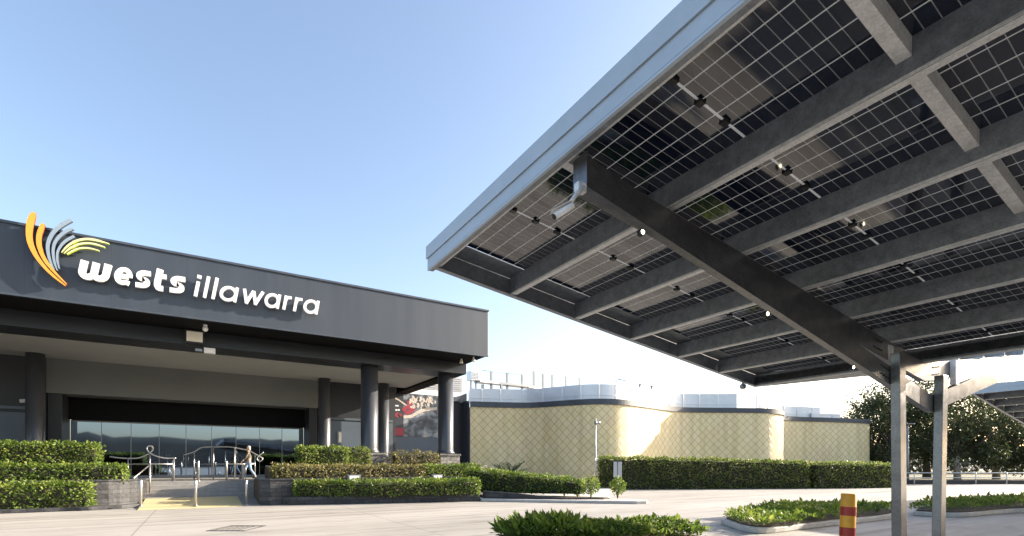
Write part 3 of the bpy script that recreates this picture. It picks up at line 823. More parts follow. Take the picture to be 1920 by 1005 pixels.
# rooftop gantry behind the parapet
wk = empty('rooftop_walkway', PD(990, 720, 48), 'thin steel rooftop walkway with railing posts above the zinc parapet', 'walkway')
top = [(905, 694, 45), (921, 697, 46), (951, 700, 47), (979, 703, 48), (1001, 697, 49), (1018, 701, 50), (1036, 703, 51), (1062, 707, 52), (1087, 709, 53), (1100, 711, 53.5)]
rail = [PD(*t) for t in top]
for t in top[1:-1]:
    p = PD(*t); b = MB(); b.box(p.x - .11, p.x + .11, p.y - .06, p.y + .06, p.z - 1.6 if t[0] < 990 else 7.0, p.z + .05); b.build('post', M['frame'], wk)
b = MB(); b.tube(rail, 0.025, 6); b.build('top_rail', M['frame'], wk)
dk = [PD(895, 714.5, 44.8), PD(930, 718, 46.3), PD(985, 724, 48.2), PD(1010, 729, 49.5)]
b = MB()
for a, c in zip(dk, dk[1:]): b.slab(a, c, 0.9, a.z - .14, a.z + .05, c.z - .14, c.z + .05)
b.build('deck', M['frame'], wk)
b = MB()
for px in (905, 940):
    p = PD(px, 720, 45.5); b.box(p.x - .1, p.x + .1, p.y - .1, p.y + .1, 6.0, p.z - .05)
b.build('leg', M['frame'], wk)
p = PD(888, 705, 45)
u1 = empty('rooftop_plant_box', p, 'pale louvred plant box at the left end of the rooftop walkway', 'plant unit')
b = MB(); b.box(p.x - .45, p.x + .45, p.y - .3, p.y + .5, p.z - .42, p.z + .40); b.build('casing', M['zinc'], u1, 0.03)
b = MB()
for k in range(5): b.box(p.x - .38, p.x + .38, p.y - .33, p.y - .303, p.z - .32 + k * .13, p.z - .26 + k * .13)
b.build('louvre', M['frame'], u1)
b = MB(); b.box(p.x - .3, p.x - .2, p.y, p.y + .1, 6, p.z - .42); b.box(p.x + .2, p.x + .3, p.y, p.y + .1, 6, p.z - .42); b.build('stand', M['frame'], u1)
p = PD(1160, 716, 47)
u1 = empty('rooftop_antenna', p, 'thin rooftop antenna with dark arm on the sunlit parapet', 'antenna')
b = MB(); b.tube([(p.x, p.y, 6.3), (p.x, p.y, p.z + .4)], .03, 6); b.build('mast', M['frame'], u1)
b = MB(); b.box(p.x - .35, p.x + .05, p.y - .06, p.y + .06, p.z - .08, p.z + .10); b.tube([(p.x, p.y, p.z + .25), (p.x + 1.5, p.y - .3, p.z + .05)], .04, 6); b.build('arm', M['frame'], u1)
for px, lab in ((1200, 'small dark vent cap on the annex roof nearest the antenna'), (1222, 'small dark vent cap on the annex roof to the right of its twin')):
    p = PD(px, 722 + (px - 1200) * .14, 46)
    v = empty('roof_vent', p, lab, 'vent', 'vent caps on the annex roof')
    b = MB(); b.cyl(p.x, p.y, 6.2, p.z, .10, 10); b.build('pipe', M['zinc'], v)
    b = MB(); b.lathe(p.x, p.y, [(.16, p.z), (.15, p.z + .06), (.05, p.z + .10)], 12); b.build('cap', M['frame'], v)


# ------------------------------------------------------------------ ENTRANCE STEPS, PLANTERS
es = empty('entrance_steps', (0.2, 26, 0), 'grey entrance steps and landing with a yellow tactile ramp between the planters', 'steps')
b = MB(); b.hexa([(-1.85, 22.1, 0), (1.45, 22.1, 0), (1.45, 25.4, 0), (-1.85, 25.4, 0), (-1.85, 22.1, .01), (1.45, 22.1, .01), (1.45, 25.4, .22), (-1.85, 25.4, .22)])
b.build('tactile_ramp', M['tactile'], es)
b = MB(); b.hexa([(1.453, 22.2, 0), (2.1, 22.2, 0), (2.1, 25.4, 0), (1.453, 25.4, 0), (1.453, 22.2, .008), (2.1, 22.2, .008), (2.1, 25.4, .217), (1.453, 25.4, .217)])
b.build('side_ramp', M['step'], es)
b = MB()
b.box(-2.2, 2.4, 25.403, 26.2, 0, .24)
for k in range(4): b.box(-2.2, 2.4, 26.203 + .33 * k, 26.20 + .33 * (k + 1), 0, .24 + .155 * (k + 1))
b.build('flight', M['step'], es, 0.012)
b = MB(); b.box(-26, 11.6, 27.53, 36.0, 0, .858); b.build('landing', M['step'], es)

def planter(name, label, front, fh, tier2, t2z, tier3, t3z, back):
    e = empty(name, (front[len(front) // 2][0], front[len(front) // 2][1], 0), label, 'planter')
    b = MB(); b.wall(front, 0.28, 0.0, fh); b.build('front_kerb', M['stone'], e, 0.02)
    b = MB(); b.wall(tier2, 0.3, 0.0, t2z - .07); w = b.build('stone_wall', M['stone'], e, 0.01)
    b = MB(); b.wall([(x, y - .04) for x, y in tier2], 0.4, t2z - .067, t2z); b.build('coping', M['copingstone'], w, 0.01)
    b = MB(); b.wall(tier3, 0.3, 0.2, t3z - .07); w = b.build('upper_wall', M['stone'], e, 0.01)
    b = MB(); b.wall([(x, y - .04) for x, y in tier3], 0.4, t3z - .067, t3z); b.build('coping', M['copingstone'], w, 0.01)
    b = MB()
    def bed(a, c, z):
        pts = [(x, y + .27) for x, y in a] + [(x, y + .02) for x, y in reversed(c)]
        b.prism(pts, 0.05, z)
    bed(front[1:] if name == 'x' else front, tier2, fh - .05); bed(tier2, tier3, t2z - .1); bed(tier3, back, t3z - .1)
    b.build('soil', M['soil'], e)
    return e
lt2 = [(-26, 24.0), (-3.6, 24.0)] + [(-3.6 + 1.75 * math.cos(R(a)), 25.75 + 1.75 * math.sin(R(a))) for a in range(-78, 25, 12)]
lt3 = [(-26, 25.2), (-4.4, 25.2)] + [(-4.4 + 1.5 * math.cos(R(a)), 26.7 + 1.5 * math.sin(R(a))) for a in range(-75, 25, 15)]
planter('terraced_planter', 'dark stone terraced planter with rounded end left of the entrance steps', [(-26, 22.9), (-3.3, 22.9), (-2.4, 23.2), (-1.75, 23.9)], .13, lt2, 1.05, lt3, 1.60, [(-26, 27.6), (-2.9, 27.6)])
rt2 = [(2.6, 26.8), (2.1, 25.2), (2.05, 22.3), (2.4, 22.05), (11.0, 22.25), (12.4, 22.6)]
rt3 = [(2.75, 27.2), (2.6, 24.0), (3.0, 23.7), (12.6, 23.9), (13.6, 24.5)]
planter('terraced_planter', 'long dark stone terraced planter under the columns right of the entrance steps', [(2.85, 22.0), (3.1, 21.75), (10.5, 19.55), (11.0, 20.6), (11.2, 22.2)], .32, rt2, 1.05, rt3, 1.58, [(2.9, 28.2), (13.7, 28.2)])


# ------------------------------------------------------------------ FOLIAGE
def rnd_dir(up=0.0):
    while True:
        v = Vector((random.uniform(-1, 1), random.uniform(-1, 1), random.uniform(-1, 1)))
        if 0.05 < v.length < 1: 
            v.normalize(); v.z += up; return v.normalized()
def hedge_mesh(pts, hw, z0, z1, L=0.11, W=0.06, dens=330, lump=0.07, open_ends=False, seed=0, spiky=0.0):
    """leafy box hedge along a plan polyline; hw half width, z1 may vary per point"""
    b = MB(); rng = random.Random(seed + 11)
    P = [Vector(p[:2]) for p in pts]
    z1s = z1 if isinstance(z1, (list, tuple)) else [z1] * len(P)
    hws = hw if isinstance(hw, (list, tuple)) else [hw] * len(P)
    # woody core inside the leaf skin, coloured dark for the hedge's inner shade
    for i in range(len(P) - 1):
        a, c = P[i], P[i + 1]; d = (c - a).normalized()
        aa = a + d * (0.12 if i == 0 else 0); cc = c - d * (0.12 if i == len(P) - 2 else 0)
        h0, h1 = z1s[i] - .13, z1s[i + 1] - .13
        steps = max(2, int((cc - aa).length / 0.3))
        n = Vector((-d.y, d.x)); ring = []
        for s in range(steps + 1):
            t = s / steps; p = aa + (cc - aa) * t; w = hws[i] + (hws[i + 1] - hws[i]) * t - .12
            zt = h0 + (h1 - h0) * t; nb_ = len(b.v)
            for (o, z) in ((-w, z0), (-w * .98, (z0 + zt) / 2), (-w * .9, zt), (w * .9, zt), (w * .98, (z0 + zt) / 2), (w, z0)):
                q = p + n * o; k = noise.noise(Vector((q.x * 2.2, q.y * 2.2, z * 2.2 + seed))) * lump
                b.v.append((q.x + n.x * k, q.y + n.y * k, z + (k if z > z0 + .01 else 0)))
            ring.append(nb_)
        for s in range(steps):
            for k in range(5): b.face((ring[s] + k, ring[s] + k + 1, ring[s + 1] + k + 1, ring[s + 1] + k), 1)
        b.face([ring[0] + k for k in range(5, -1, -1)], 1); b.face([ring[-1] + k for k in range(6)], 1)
    for i in range(len(P) - 1):
        a, c = P[i], P[i + 1]; d = (c - a); ln = d.length; d.normalize(); n = Vector((-d.y, d.x))
        hm = (z1s[i] + z1s[i + 1]) / 2 - z0; wm = (hws[i] + hws[i + 1]) / 2
        faces = [('f', ln * hm), ('k', ln * hm * .5), ('t', ln * wm * 2)]
        if i == 0: faces.append(('s', wm * 2 * hm))
        if i == len(P) - 2: faces.append(('e', wm * 2 * hm))
        for kind, area in faces:
            for _ in range(int(area * dens)):
                t = rng.random(); h = z1s[i] + (z1s[i + 1] - z1s[i]) * t - z0; w = hws[i] + (hws[i + 1] - hws[i]) * t
                if kind in 'fk': o = (-w if kind == 'f' else w); zz = z0 + rng.random() * h; nn = Vector((n.x, n.y, 0)) * (-1 if kind == 'f' else 1)
                elif kind == 't': o = rng.uniform(-w, w); zz = z0 + h; nn = Vector((0, 0, 1))
                else: o = rng.uniform(-w, w); zz = z0 + rng.random() * h; nn = Vector((d.x, d.y, 0)) * (-1 if kind == 's' else 1); t = 0 if kind == 's' else 1
                q = a + d * ln * t + n * o
                k = noise.noise(Vector((q.x * 2.2, q.y * 2.2, zz * 2.2 + seed))) * lump * 1.6 + rng.uniform(-.12, .05)
                # round off the top edge
                if kind in 'fk' and zz > z0 + h - .12: k -= .05
                p = Vector((q.x, q.y, zz)) + nn * k
                dd = (nn * rng.uniform(.1, .9) + Vector((rng.uniform(-1, 1), rng.uniform(-1, 1), rng.uniform(-.5, 1)))).normalized()
                fn = (nn + Vector((rng.uniform(-1, 1), rng.uniform(-1, 1), rng.uniform(-.6, 1))) * .8).normalized()
                s = rng.uniform(.65, 1.25)
                if spiky and rng.random() < spiky: s *= 1.7; dd = (dd + Vector((0, 0, .7))).normalized()
                b.leaf(p, dd, fn, L * s, W * s)
    return b
def hedge(label, pts, hw, z0, z1, m='hedge', name='hedge', cat='hedge', group=None, seed=0, **kw):
    o = hedge_mesh(pts, hw, z0, z1, seed=seed, **kw).build(name, [M[m], M['twig_shade']])
    return tag(o, label, cat, group)
# left terraces
hedge('low bright hedge in the bottom tier left of the entrance steps', [(-12, 23.55), (-3.3, 23.55)], .42, .1, .95, seed=1)
hedge('middle tier hedge left of the steps, longest of the three', [(-12, 24.75), (-2.4, 24.75)], .42, .95, 1.60, seed=2)
hedge('tallest clipped hedge in the top tier left of the steps', [(-12, 25.9), (-3.4, 25.9)], .45, 1.5, 2.43, seed=3)
# right terraces
hedge('long front hedge behind the stone kerb right of the steps', [(3.35, 22.05), (7, 20.85), (10.6, 20.0)], [.25, .55, .6], .3, [.93, .92, .95], seed=4)
hedge('thin patchy middle hedge above the lamp-studded coping', [(2.55, 23.0), (6, 23.05), (9.2, 23.1)], .38, 1.0, 1.55, m='hedgedry', seed=5, dens=280)
hedge('patchy green middle hedge at the column end of the right planter', [(9.3, 23.1), (12.4, 23.3)], .38, 1.0, 1.58, seed=6)
hedge('upper tier hedge nearest the entrance doors on the right planter', [(3.9, 25.1), (6.1, 25.1)], .5, 1.5, 2.42, seed=7)
hedge('upper tier dark green hedge just left of the wide front column', [(6.2, 25.5), (7.3, 25.6)], .45, 1.5, 2.4, m='hedgedark', seed=8)
hedge('sparse brownish shrub row between the two front columns', [(8.75, 26.2), (11.3, 26.3)], .35, 1.5, 2.25, m='hedgedry', seed=9, dens=190, lump=.15)
# ramp hedge and bushes toward the kerb tip
hedge('sloping low hedge beside the dark ramp wall', [(11.2, 22.0), (12.4, 20.3), (14.2, 18.3), (14.8, 17.6)], [.55, .5, .42, .36], .3, [1.45, 1.25, 1.0, .85], seed=10)
def bush_mesh(c, rx, ry, h, n, L, W, seed, stems=5):
    rng = random.Random(seed); b = MB()
    for k in range(stems):
        a = rng.uniform(0, 6.28); b.tube([(c[0], c[1], c[2]), (c[0] + rx * .3 * math.cos(a), c[1] + ry * .3 * math.sin(a), c[2] + h * .45), (c[0] + rx * .6 * math.cos(a), c[1] + ry * .6 * math.sin(a), c[2] + h * .8)], [.02, .014, .006], 5, 1)
    for k in range(n):
        d = Vector((rng.gauss(0, 1), rng.gauss(0, 1), rng.gauss(0, 1))).normalized()
        r = rng.uniform(.45, 1.0) * (1 + .35 * noise.noise(d * 2.5 + Vector((seed, 0, 0))))
        p = Vector((c[0] + d.x * rx * r, c[1] + d.y * ry * r, c[2] + h * .58 + d.z * h * .42 * r))
        dd = (d * .8 + Vector((rng.uniform(-1, 1), rng.uniform(-1, 1), rng.uniform(-.3, 1.1)))).normalized()
        fn = (d + Vector((rng.uniform(-1, 1), rng.uniform(-1, 1), rng.uniform(-.3, 1)))).normalized()
        s = rng.uniform(.7, 1.3); b.leaf(p, dd, fn, L * s, W * s)
    return b
bl = ['small round bush on the kerb tail, first after the sloping hedge', 'small round bush second after the sloping hedge on the kerb tail', 'small round bush in front of the thin lamp pole', 'bright bush at the foot of the grey signboard']
for k, (px, py, r) in enumerate(((1058, 930, .42), (1083, 931, .36), (1108, 932, .42), (1158, 934, .36))):
    p = G(px, py, .12)
    o = bush_mesh((p.x, p.y, .1), r, r, .95 if k != 1 else .75, 520, .11, .06, 40 + k).build('bush', [M['hedge'], M['bark']])
    tag(o, bl[k], 'bush', 'bushes on the kerb tail')
# tall far hedges
hedge('long tall clipped hedge in front of the tiled annex wall', [(22.6, 25.2), (29, 22.2), (35.5, 19.0)], .75, 0, [2.08, 1.98, 1.78], m='hedgedark', L=.15, W=.085, dens=150, seed=12, lump=.1)
hedge('shorter tall clipped hedge ending near the carport posts', [(36.1, 18.75), (42.0, 16.4)], .75, 0, [1.74, 1.66], m='hedgedark', L=.15, W=.085, dens=150, seed=13, lump=.1)
# cycad by the wall
p = PD(955, 893, 31)
cy = empty('cycad_plant', (p.x, p.y, .6), 'dark spiky cycad against the tiled wall behind the sloping hedge', 'plant')
b = MB(); rng = random.Random(3)
for k in range(34):
    a = rng.uniform(0, 6.28); e = rng.uniform(.2, 1.2); L = rng.uniform(.9, 1.5)
    d = Vector((math.cos(a) * math.cos(e), math.sin(a) * math.cos(e), math.sin(e)))
    mid = Vector((p.x, p.y, .75)) + d * L * .5; end = mid + (d + Vector((0, 0, -.55))).normalized() * L * .5
    for s in range(9):
        t = s / 9; q = (Vector((p.x, p.y, .75)) * (1 - t) ** 2 + mid * 2 * t * (1 - t) + end * t * t); sd = d.cross(Vector((0, 0, 1))).normalized()
        for g in (-1, 1): b.leaf(q, (sd * g + d * .6).normalized(), Vector((0, 0, 1)), .34, .10)
b.build('frond', M['strap'], cy)
b = MB(); b.lathe(p.x, p.y, [(.22, 0), (.2, .5), (.13, .8)], 10); b.build('trunk', M['bark'], cy)

# ------------------------------------------------------------------ kerb tail below the ramp wall
kt = empty('kerb_island', (13.5, 18, 0), 'tapering island of pale kerb and dark retaining wall below the sloping hedge', 'kerb')
tail = [(10.53, 19.5), (11.6, 18.3), (12.8, 17.1), (14.2, 15.8), (15.3, 14.85), (15.75, 14.75), (16.1, 15.0), (16.15, 15.5), (15.2, 17.4), (13.6, 19.9), (12.4, 21.9), (11.3, 22.1)]
b = MB(); b.prism(tail, 0, .12); b.build('kerb', M['concrete'], kt, 0.03)
b = MB(); b.wall([(10.75, 19.75), (11.8, 18.6), (12.7, 17.75), (13.6, 16.95)], .25, .11, lambda i: (.46, .36, .24, .15)[i]); b.build('retaining_wall', M['stone'], kt, 0.01)
b = MB(); b.prism([(10.95, 20.0), (11.95, 18.85), (13.6, 17.2), (14.8, 16.3), (15.3, 16.5), (13.4, 19.3), (11.5, 22.0)], .1, .17); b.build('soil', M['soil'], kt)
b = MB(); b.prism([(15.9, 17.2), (23, 24.4), (21.5, 25.6), (14.2, 20.2)], 0, .12)
o = b.build('path', M['concrete'], None, 0.02); struct(o)


# ------------------------------------------------------------------ foreground planting beds
def bed(label, px_pts, kerb_h=.14):
    pts = [G(*p).xy for p in px_pts] if len(px_pts[0]) == 2 and px_pts[0][0] > 100 else [Vector(p) for p in px_pts]
    c = sum(pts, Vector((0, 0))) / len(pts)
    sm = [Vector(p) for p in spline([*pts, pts[0]], 6)[:-1]]
    area = sum(sm[i].x * sm[(i + 1) % len(sm)].y - sm[(i + 1) % len(sm)].x * sm[i].y for i in range(len(sm)))
    if area < 0: sm.reverse()
    e = empty('planting_bed', (c.x, c.y, 0), label, 'planting bed', 'kerbed planting beds in the car park')
    b = MB(); b.prism([(p.x, p.y) for p in sm], 0, kerb_h); b.build('kerb', M['concrete'], e, 0.03)
    inner = [c + (p - c) * (1 - .18 / max(.5, (p - c).length)) for p in sm]
    b = MB(); b.prism([(p.x, p.y) for p in inner], kerb_h - .02, kerb_h + .04); b.build('soil', M['soil'], e)
    return c, inner, e
def fill_bed(inner, c, h, n, L, W, m, name, label, cat, seed, x_from=None, hump=1.0, spik=0.1):
    """dense low shrubs filling the outline"""
    rng = random.Random(seed); b = MB()
    xs = [p.x for p in inner]; ys = [p.y for p in inner]
    def inside(x, y):
        r = False; j = len(inner) - 1
        for i in range(len(inner)):
            if (inner[i].y > y) != (inner[j].y > y) and x < (inner[j].x - inner[i].x) * (y - inner[i].y) / (inner[j].y - inner[i].y) + inner[i].x: r = not r
            j = i
        return r
    cnt = 0
    while cnt < n:
        x = rng.uniform(min(xs) - .15, max(xs) + .15); y = rng.uniform(min(ys) - .15, max(ys) + .15)
        if not inside(c.x + (x - c.x) * .94, c.y + (y - c.y) * .94): continue
        edge = min((Vector((x, y)) - p).length for p in inner[::2])
        hh = h * min(1, .5 + edge / .55) * (0.85 + .35 * noise.noise(Vector((x * 1.3, y * 1.3, seed)))) 
        z = .15 + hh * (1 - abs(rng.gauss(0, .28)))
        if z < .12: continue
        out = Vector(((x - c.x), (y - c.y), 0)); out = out.normalized() * .4 if out.length > .01 else out
        dd = (out + Vector((rng.uniform(-1, 1), rng.uniform(-1, 1), rng.uniform(-.1, 1.2)))).normalized()
        fn = (Vector((0, 0, .9)) + Vector((rng.uniform(-1, 1), rng.uniform(-1, 1), rng.uniform(-.3, .6)))).normalized()
        s = rng.uniform(.7, 1.35)
        if rng.random() < spik: s *= 2.0; dd = (dd + Vector((0, 0, .5))).normalized()
        b.leaf(Vector((x, y, z)), dd, fn, L * s, W * s); cnt += 1
    o = b.build(name, M[m]); tag(o, label, cat); return o
c1 = PD(1125, 1000, 10.1).xy
e1, e2 = RT * 2.25, FW * 1.0
b1 = [c1 + e1 * math.cos(R(a)) * .98 + e2 * math.sin(R(a)) * 1.0 for a in range(0, 360, 36)]
c, inner, e = bed('foreground kerbed bed nearest the viewer with dense mixed shrubs', [tuple(p) for p in b1])
left_in = [p for p in inner]
mid = c - RT * .25
lp = [p if (p - mid).dot(RT) < 0 else p - RT * (p - mid).dot(RT) for p in inner]
rp = [p if (p - mid).dot(RT) > -.1 else p - RT * ((p - mid).dot(RT) + .1) for p in inner]
fill_bed(lp, sum(lp, Vector((0, 0))) / len(lp), .35, 5200, .13, .032, 'groundcover', 'shrub', 'dark spiky strap-leaved shrubs filling the left of the nearest bed', 'shrubs', 21, spik=.12)
fill_bed(rp, sum(rp, Vector((0, 0))) / len(rp), .35, 6500, .085, .04, 'hedge', 'shrub', 'bright rounded leafy shrubs filling the right of the nearest bed', 'shrubs', 22, spik=.02)
c, inner, e = bed('kerbed bed between the striped bollard and the nearest bed', [(1352, 983), (1420, 1001), (1530, 990), (1660, 975), (1678, 966), (1600, 961), (1440, 963)])
mid = PD(1475, 975, 14.8).xy
lp = [p if (p - mid).dot(RT) < 0 else p - RT * (p - mid).dot(RT) for p in inner]
rp = [p if (p - mid).dot(RT) > -.1 else p - RT * ((p - mid).dot(RT) + .1) for p in inner]
fill_bed(lp, sum(lp, Vector((0, 0))) / len(lp), .22, 4600, .085, .038, 'hedge', 'shrub', 'bright low shrubs at the left end of the bed behind the bollard', 'shrubs', 23, spik=.03)
fill_bed(rp, sum(rp, Vector((0, 0))) / len(rp), .26, 5000, .09, .038, 'groundcover', 'shrub', 'dark low shrubs behind the striped bollard', 'shrubs', 24, spik=.05)
c, inner, e = bed('far kerbed bed right of the carport posts', [(1712, 967), (1800, 970), (1900, 962), (2040, 958), (2090, 948), (1960, 945), (1800, 951), (1725, 959)])
fill_bed(inner, c, .28, 6500, .10, .045, 'hedge', 'shrub', 'low green shrubs in the far bed right of the carport posts', 'shrubs', 25, spik=.03)

# ------------------------------------------------------------------ SOLAR CARPORT (butterfly roof on paired posts)
NB_ = 6; BAY = 1.23
def make_carport(label, wings=(0, 1), NB_=6, NR_=9):
    XW, XV = 2.72, 2.72 + NB_ * BAY; YE, YS_ = 6.46, 6.03 - 2.29 * NR_
    root = empty('solar_carport', (XV, 3.3, 0), label, 'carport', 'solar carports over the car park')
    SL = .141; ZW = 4.32; ZV = ZW - SL * (XV - XW)
    zb = lambda x: ZW - SL * (x - XW) if x <= XV else ZV + SL * (x - XV)
    DP = .25
    XE = 2 * XV - XW + .1
    # fascia on the high western edge: folded sheet with a lap and a lip
    b = MB()
    b.box(XW - .05, XW - .02, YS_, YE + .03, zb(XW) - .02, zb(XW) + .14)
    b.box(XW - .068, XW - .053, YS_, YE + .045, zb(XW) + .115, zb(XW) + .285)
    b.box(XW - .05, XW - .02, YS_, YE + .03, zb(XW) - .045, zb(XW) - .023)
    b.box(XW - .053, XW + .05, YS_, YE + .03, zb(XW) + .27, zb(XW) + .283)
    b.build('fascia', M['colorbond'], root)
    b = MB(); b.box(XW - .0195, XW + .03, YS_, YE + .02, zb(XW) - .045, zb(XW) - .03); b.build('fascia_lip', M['galv'], root)
    if 1 in wings:
        b = MB(); b.box(XE - .03, XE, 3.3, YE + .03, zb(XE) - .02, zb(XE) + .285); b.build('fascia', M['colorbond'], root)
    # purlins: C sections, web to the west, flanges to the east
    for side in wings:
        for k in range(NB_ + 1):
            x = XW + k * BAY + (.012 if k == 0 else 0)
            if side: 
                if k == NB_: continue
                x = 2 * XV - XW - k * BAY
            y0 = YS_ if side == 0 else 3.36
            z = zb(x); b = MB()
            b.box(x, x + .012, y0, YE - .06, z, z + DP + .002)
            b.box(x + .0125, x + .085, y0, YE - .06, z, z + .012, 1)  # bottom flange and lip in brighter steel, their lit edge put into the colour
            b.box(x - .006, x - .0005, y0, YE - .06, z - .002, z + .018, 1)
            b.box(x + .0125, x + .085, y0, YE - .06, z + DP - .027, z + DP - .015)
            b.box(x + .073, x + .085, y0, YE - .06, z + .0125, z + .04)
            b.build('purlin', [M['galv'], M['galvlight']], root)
    # end channel at the far gable, one per wing
    for xa, xb2 in ((XW - .02, XV + .1), (XV + .103, XE - .03))[:len(wings)]:
        b = MB()
        b.hexa([(xa, YE - .02, zb(xa)), (xb2, YE - .02, zb(xb2)), (xb2, YE, zb(xb2)), (xa, YE, zb(xa)), (xa, YE - .02, zb(xa) + DP + .02), (xb2, YE - .02, zb(xb2) + DP + .02), (xb2, YE, zb(xb2) + DP + .02), (xa, YE, zb(xa) + DP + .02)])
        b.hexa([(xa, YE - .09, zb(xa) - .012), (xb2, YE - .09, zb(xb2) - .012), (xb2, YE, zb(xb2) - .012), (xa, YE, zb(xa) - .012), (xa, YE - .09, zb(xa) - .001), (xb2, YE - .09, zb(xb2) - .001), (xb2, YE, zb(xb2) - .001), (xa, YE, zb(xa) - .001)])
        b.build('end_channel', M['galv'], root)
        b = MB(); b.hexa([(xa, 6.04, zb(xa) + DP + .004), (xb2, 6.04, zb(xb2) + DP + .004), (xb2, YE - .025, zb(xb2) + DP + .004), (xa, YE - .025, zb(xa) + DP + .004), (xa, 6.04, zb(xa) + DP + .012), (xb2, 6.04, zb(xb2) + DP + .012), (xb2, YE - .025, zb(xb2) + DP + .012), (xa, YE - .025, zb(xa) + DP + .012)])
        b.build('end_flashing', M['galv'], root)
    b = MB(); b.box(XV + .02, XV + .35, YS_, YE, ZV + .05, ZV + .065); b.box(XV + .0, XV + .018, YS_, YE, ZV + .05, ZV + .2); b.box(XV + .352, XV + .37, YS_, YE, ZV + .05, ZV + .2)
    b.build('valley_gutter', M['galv'], root)
    # modules with frame struts between rows; junction boxes on the centre line
    rows = [6.03 - 2.29 * k for k in range(NR_ + 1)]
    for side in wings:
        for r in range(NR_ if side == 0 else 1):
            y1, y0 = rows[r] - .012, rows[r + 1] + .012
            for k in range(NB_):
                if side == 0: xa = XW + k * BAY + .045; xb2 = xa + BAY - .022
                else: xb2 = 2 * XV - XW - k * BAY + .04; xa = xb2 - BAY + .055
                za, zc = zb(xa) + DP + .004, zb(xb2) + DP + .004
                if side: za += .02; zc += .02
                b = MB(); T = .012
                b.v = [(xa, y0, za), (xb2, y0, zc), (xb2, y1, zc), (xa, y1, za), (xa, y0, za + T), (xb2, y0, zc + T), (xb2, y1, zc + T), (xa, y1, za + T)]
                uv = [(0, 1), (1, 1), (1, 0), (0, 0)]
                b.face((3, 2, 1, 0), 0, uv); b.face((4, 5, 6, 7), 0, [(0, 0), (1, 0), (1, 1), (0, 1)])
                for q in ((0, 1, 5, 4), (1, 2, 6, 5), (2, 3, 7, 6), (3, 0, 4, 7)): b.face(q, 1)
                pn = b.build('solar_panel', [M['pv'], M['galvlight']], root)
                if side == 0 and r < 3:
                    yc = (y0 + y1) / 2
                    for t in (.24, .5, .76):
                        x = xa + (xb2 - xa) * t; z = za + (zc - za) * t
                        bb = MB(); bb.box(x - .035, x + .035, yc - .03, yc + .03, z - .025, z - .001); bb.build('junction_box', M['blackplastic'], pn)
        for r in range(1, NR_ + 1 if side == 0 else 1):
            y = rows[r]
            for k in range(NB_):
                xa = XW + k * BAY + .086; xb2 = XW + (k + 1) * BAY - .004
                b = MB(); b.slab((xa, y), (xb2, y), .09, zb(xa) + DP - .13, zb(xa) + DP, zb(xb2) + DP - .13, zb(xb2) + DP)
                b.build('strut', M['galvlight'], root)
    # frames: parallel upper chord and steeper lower chord on paired posts
    for yf in (3.42, -4.4, -12.2)[:1 + NR_ // 4]:
        zl = lambda x: (2.46 + (XV - x) * .211) if x <= XV else (2.46 + (x - XV) * .24)
        x0 = XW + .12
        def channel(name, xa, xb2, ya, yb, za, zb2, dep):
            b = MB()
            def bar(y0, y1, lo, hi): b.hexa([(xa, y0, za + lo), (xb2, y0, zb2 + lo), (xb2, y1, zb2 + lo), (xa, y1, za + lo), (xa, y0, za + hi), (xb2, y0, zb2 + hi), (xb2, y1, zb2 + hi), (xa, y1, za + hi)])
            bar(ya, ya + .012, 0, dep); bar(ya + .0125, yb, 0, .014); bar(ya + .0125, yb, dep - .014, dep)
            b.build(name, M['beam'], root)
        channel('upper_chord', x0, XV, yf, yf + .09, zb(x0) - .30, zb(XV) - .30, .297)
        x1 = (XE - .1) if 1 in wings else XV + .5
        channel('upper_chord', XV + .001, x1, yf, yf + .09, zb(XV) - .30, zb(x1) - .30, .297)
        ya, yc = yf - .094, yf - .004
        channel('lower_chord', x0, XV, ya, yc, zl(x0), zl(XV), .27)
        x1 = (XV + 5.6) if 1 in wings else XV + .4
        channel('lower_chord', XV + .001, x1, ya, yc, zl(XV), zl(x1), .27)
        boxpart('splice_plate', M['beam'], root, XV - .012, XV + .012, ya - .003, yc - .02, zl(XV) - .004, zl(XV) + .274)
        # end plate at the tip
        boxpart('end_plate', M['beam'], root, x0 - .014, x0 - .001, yf - .095, yf + .09, zb(x0) - .31, zb(x0) - .004)
        for xp, dx in ((XV - 1.42, .05), (XV + .17, -.13))[:len(wings)]:
            b = MB(); w = .10; yp0, yp1 = ya - .125, ya - .003; zt = zb(xp) - .25
            b.hexa([(xp - w + dx, yp0, 0.02), (xp + w + dx, yp0, 0.02), (xp + w + dx, yp1, 0.02), (xp - w + dx, yp1, 0.02), (xp - w, yp0, zt), (xp + w, yp0, zt), (xp + w, yp1, zt), (xp - w, yp1, zt)])
            po = b.build('post', M['beam'], root, .008)
            boxpart('base_plate', M['galvlight'], po, xp + dx - .2, xp + dx + .2, yp0 - .12, yp1 + .1, 0.0, .018)
            # connection plates with eight bolts at both chords
            for nm, z, y in (('lower', zl(xp - .26 if xp < XV else xp + .26) + .135, ya), ('upper', zb(xp - .26 if xp < XV else xp + .26) - .15, yf)):
                xc = xp - .26 if xp < XV else xp + .26
                tl = -.211 if xp < XV else .24
                if nm == 'upper': tl = -SL if xp < XV else SL
                for i in range(4 if yf > 0 else 0):
                    for j in (-1, 1):
                        xx = xc + (i - 1.5) * .075; zz = z + j * .06 + (xx - xc) * tl
                        b = MB(); b.tube([(xx, y - .016, zz), (xx, y + .001, zz)], .013, 8); b.build('bolt', M['bolt'], root)
        xs = XV + 1.1
        if 1 in wings: boxpart('web_post', M['galvlight'], root, xs - .07, xs + .07, yf - .09, yf - .005, zl(xs) + .275, zb(xs) - .02)
        xs = XV - 1.25
        boxpart('web_post', M['galvlight'], root, xs - .09, xs + .09, yf - .004, yf + .0, zl(xs) + .2, zb(xs) - .05)
    return root
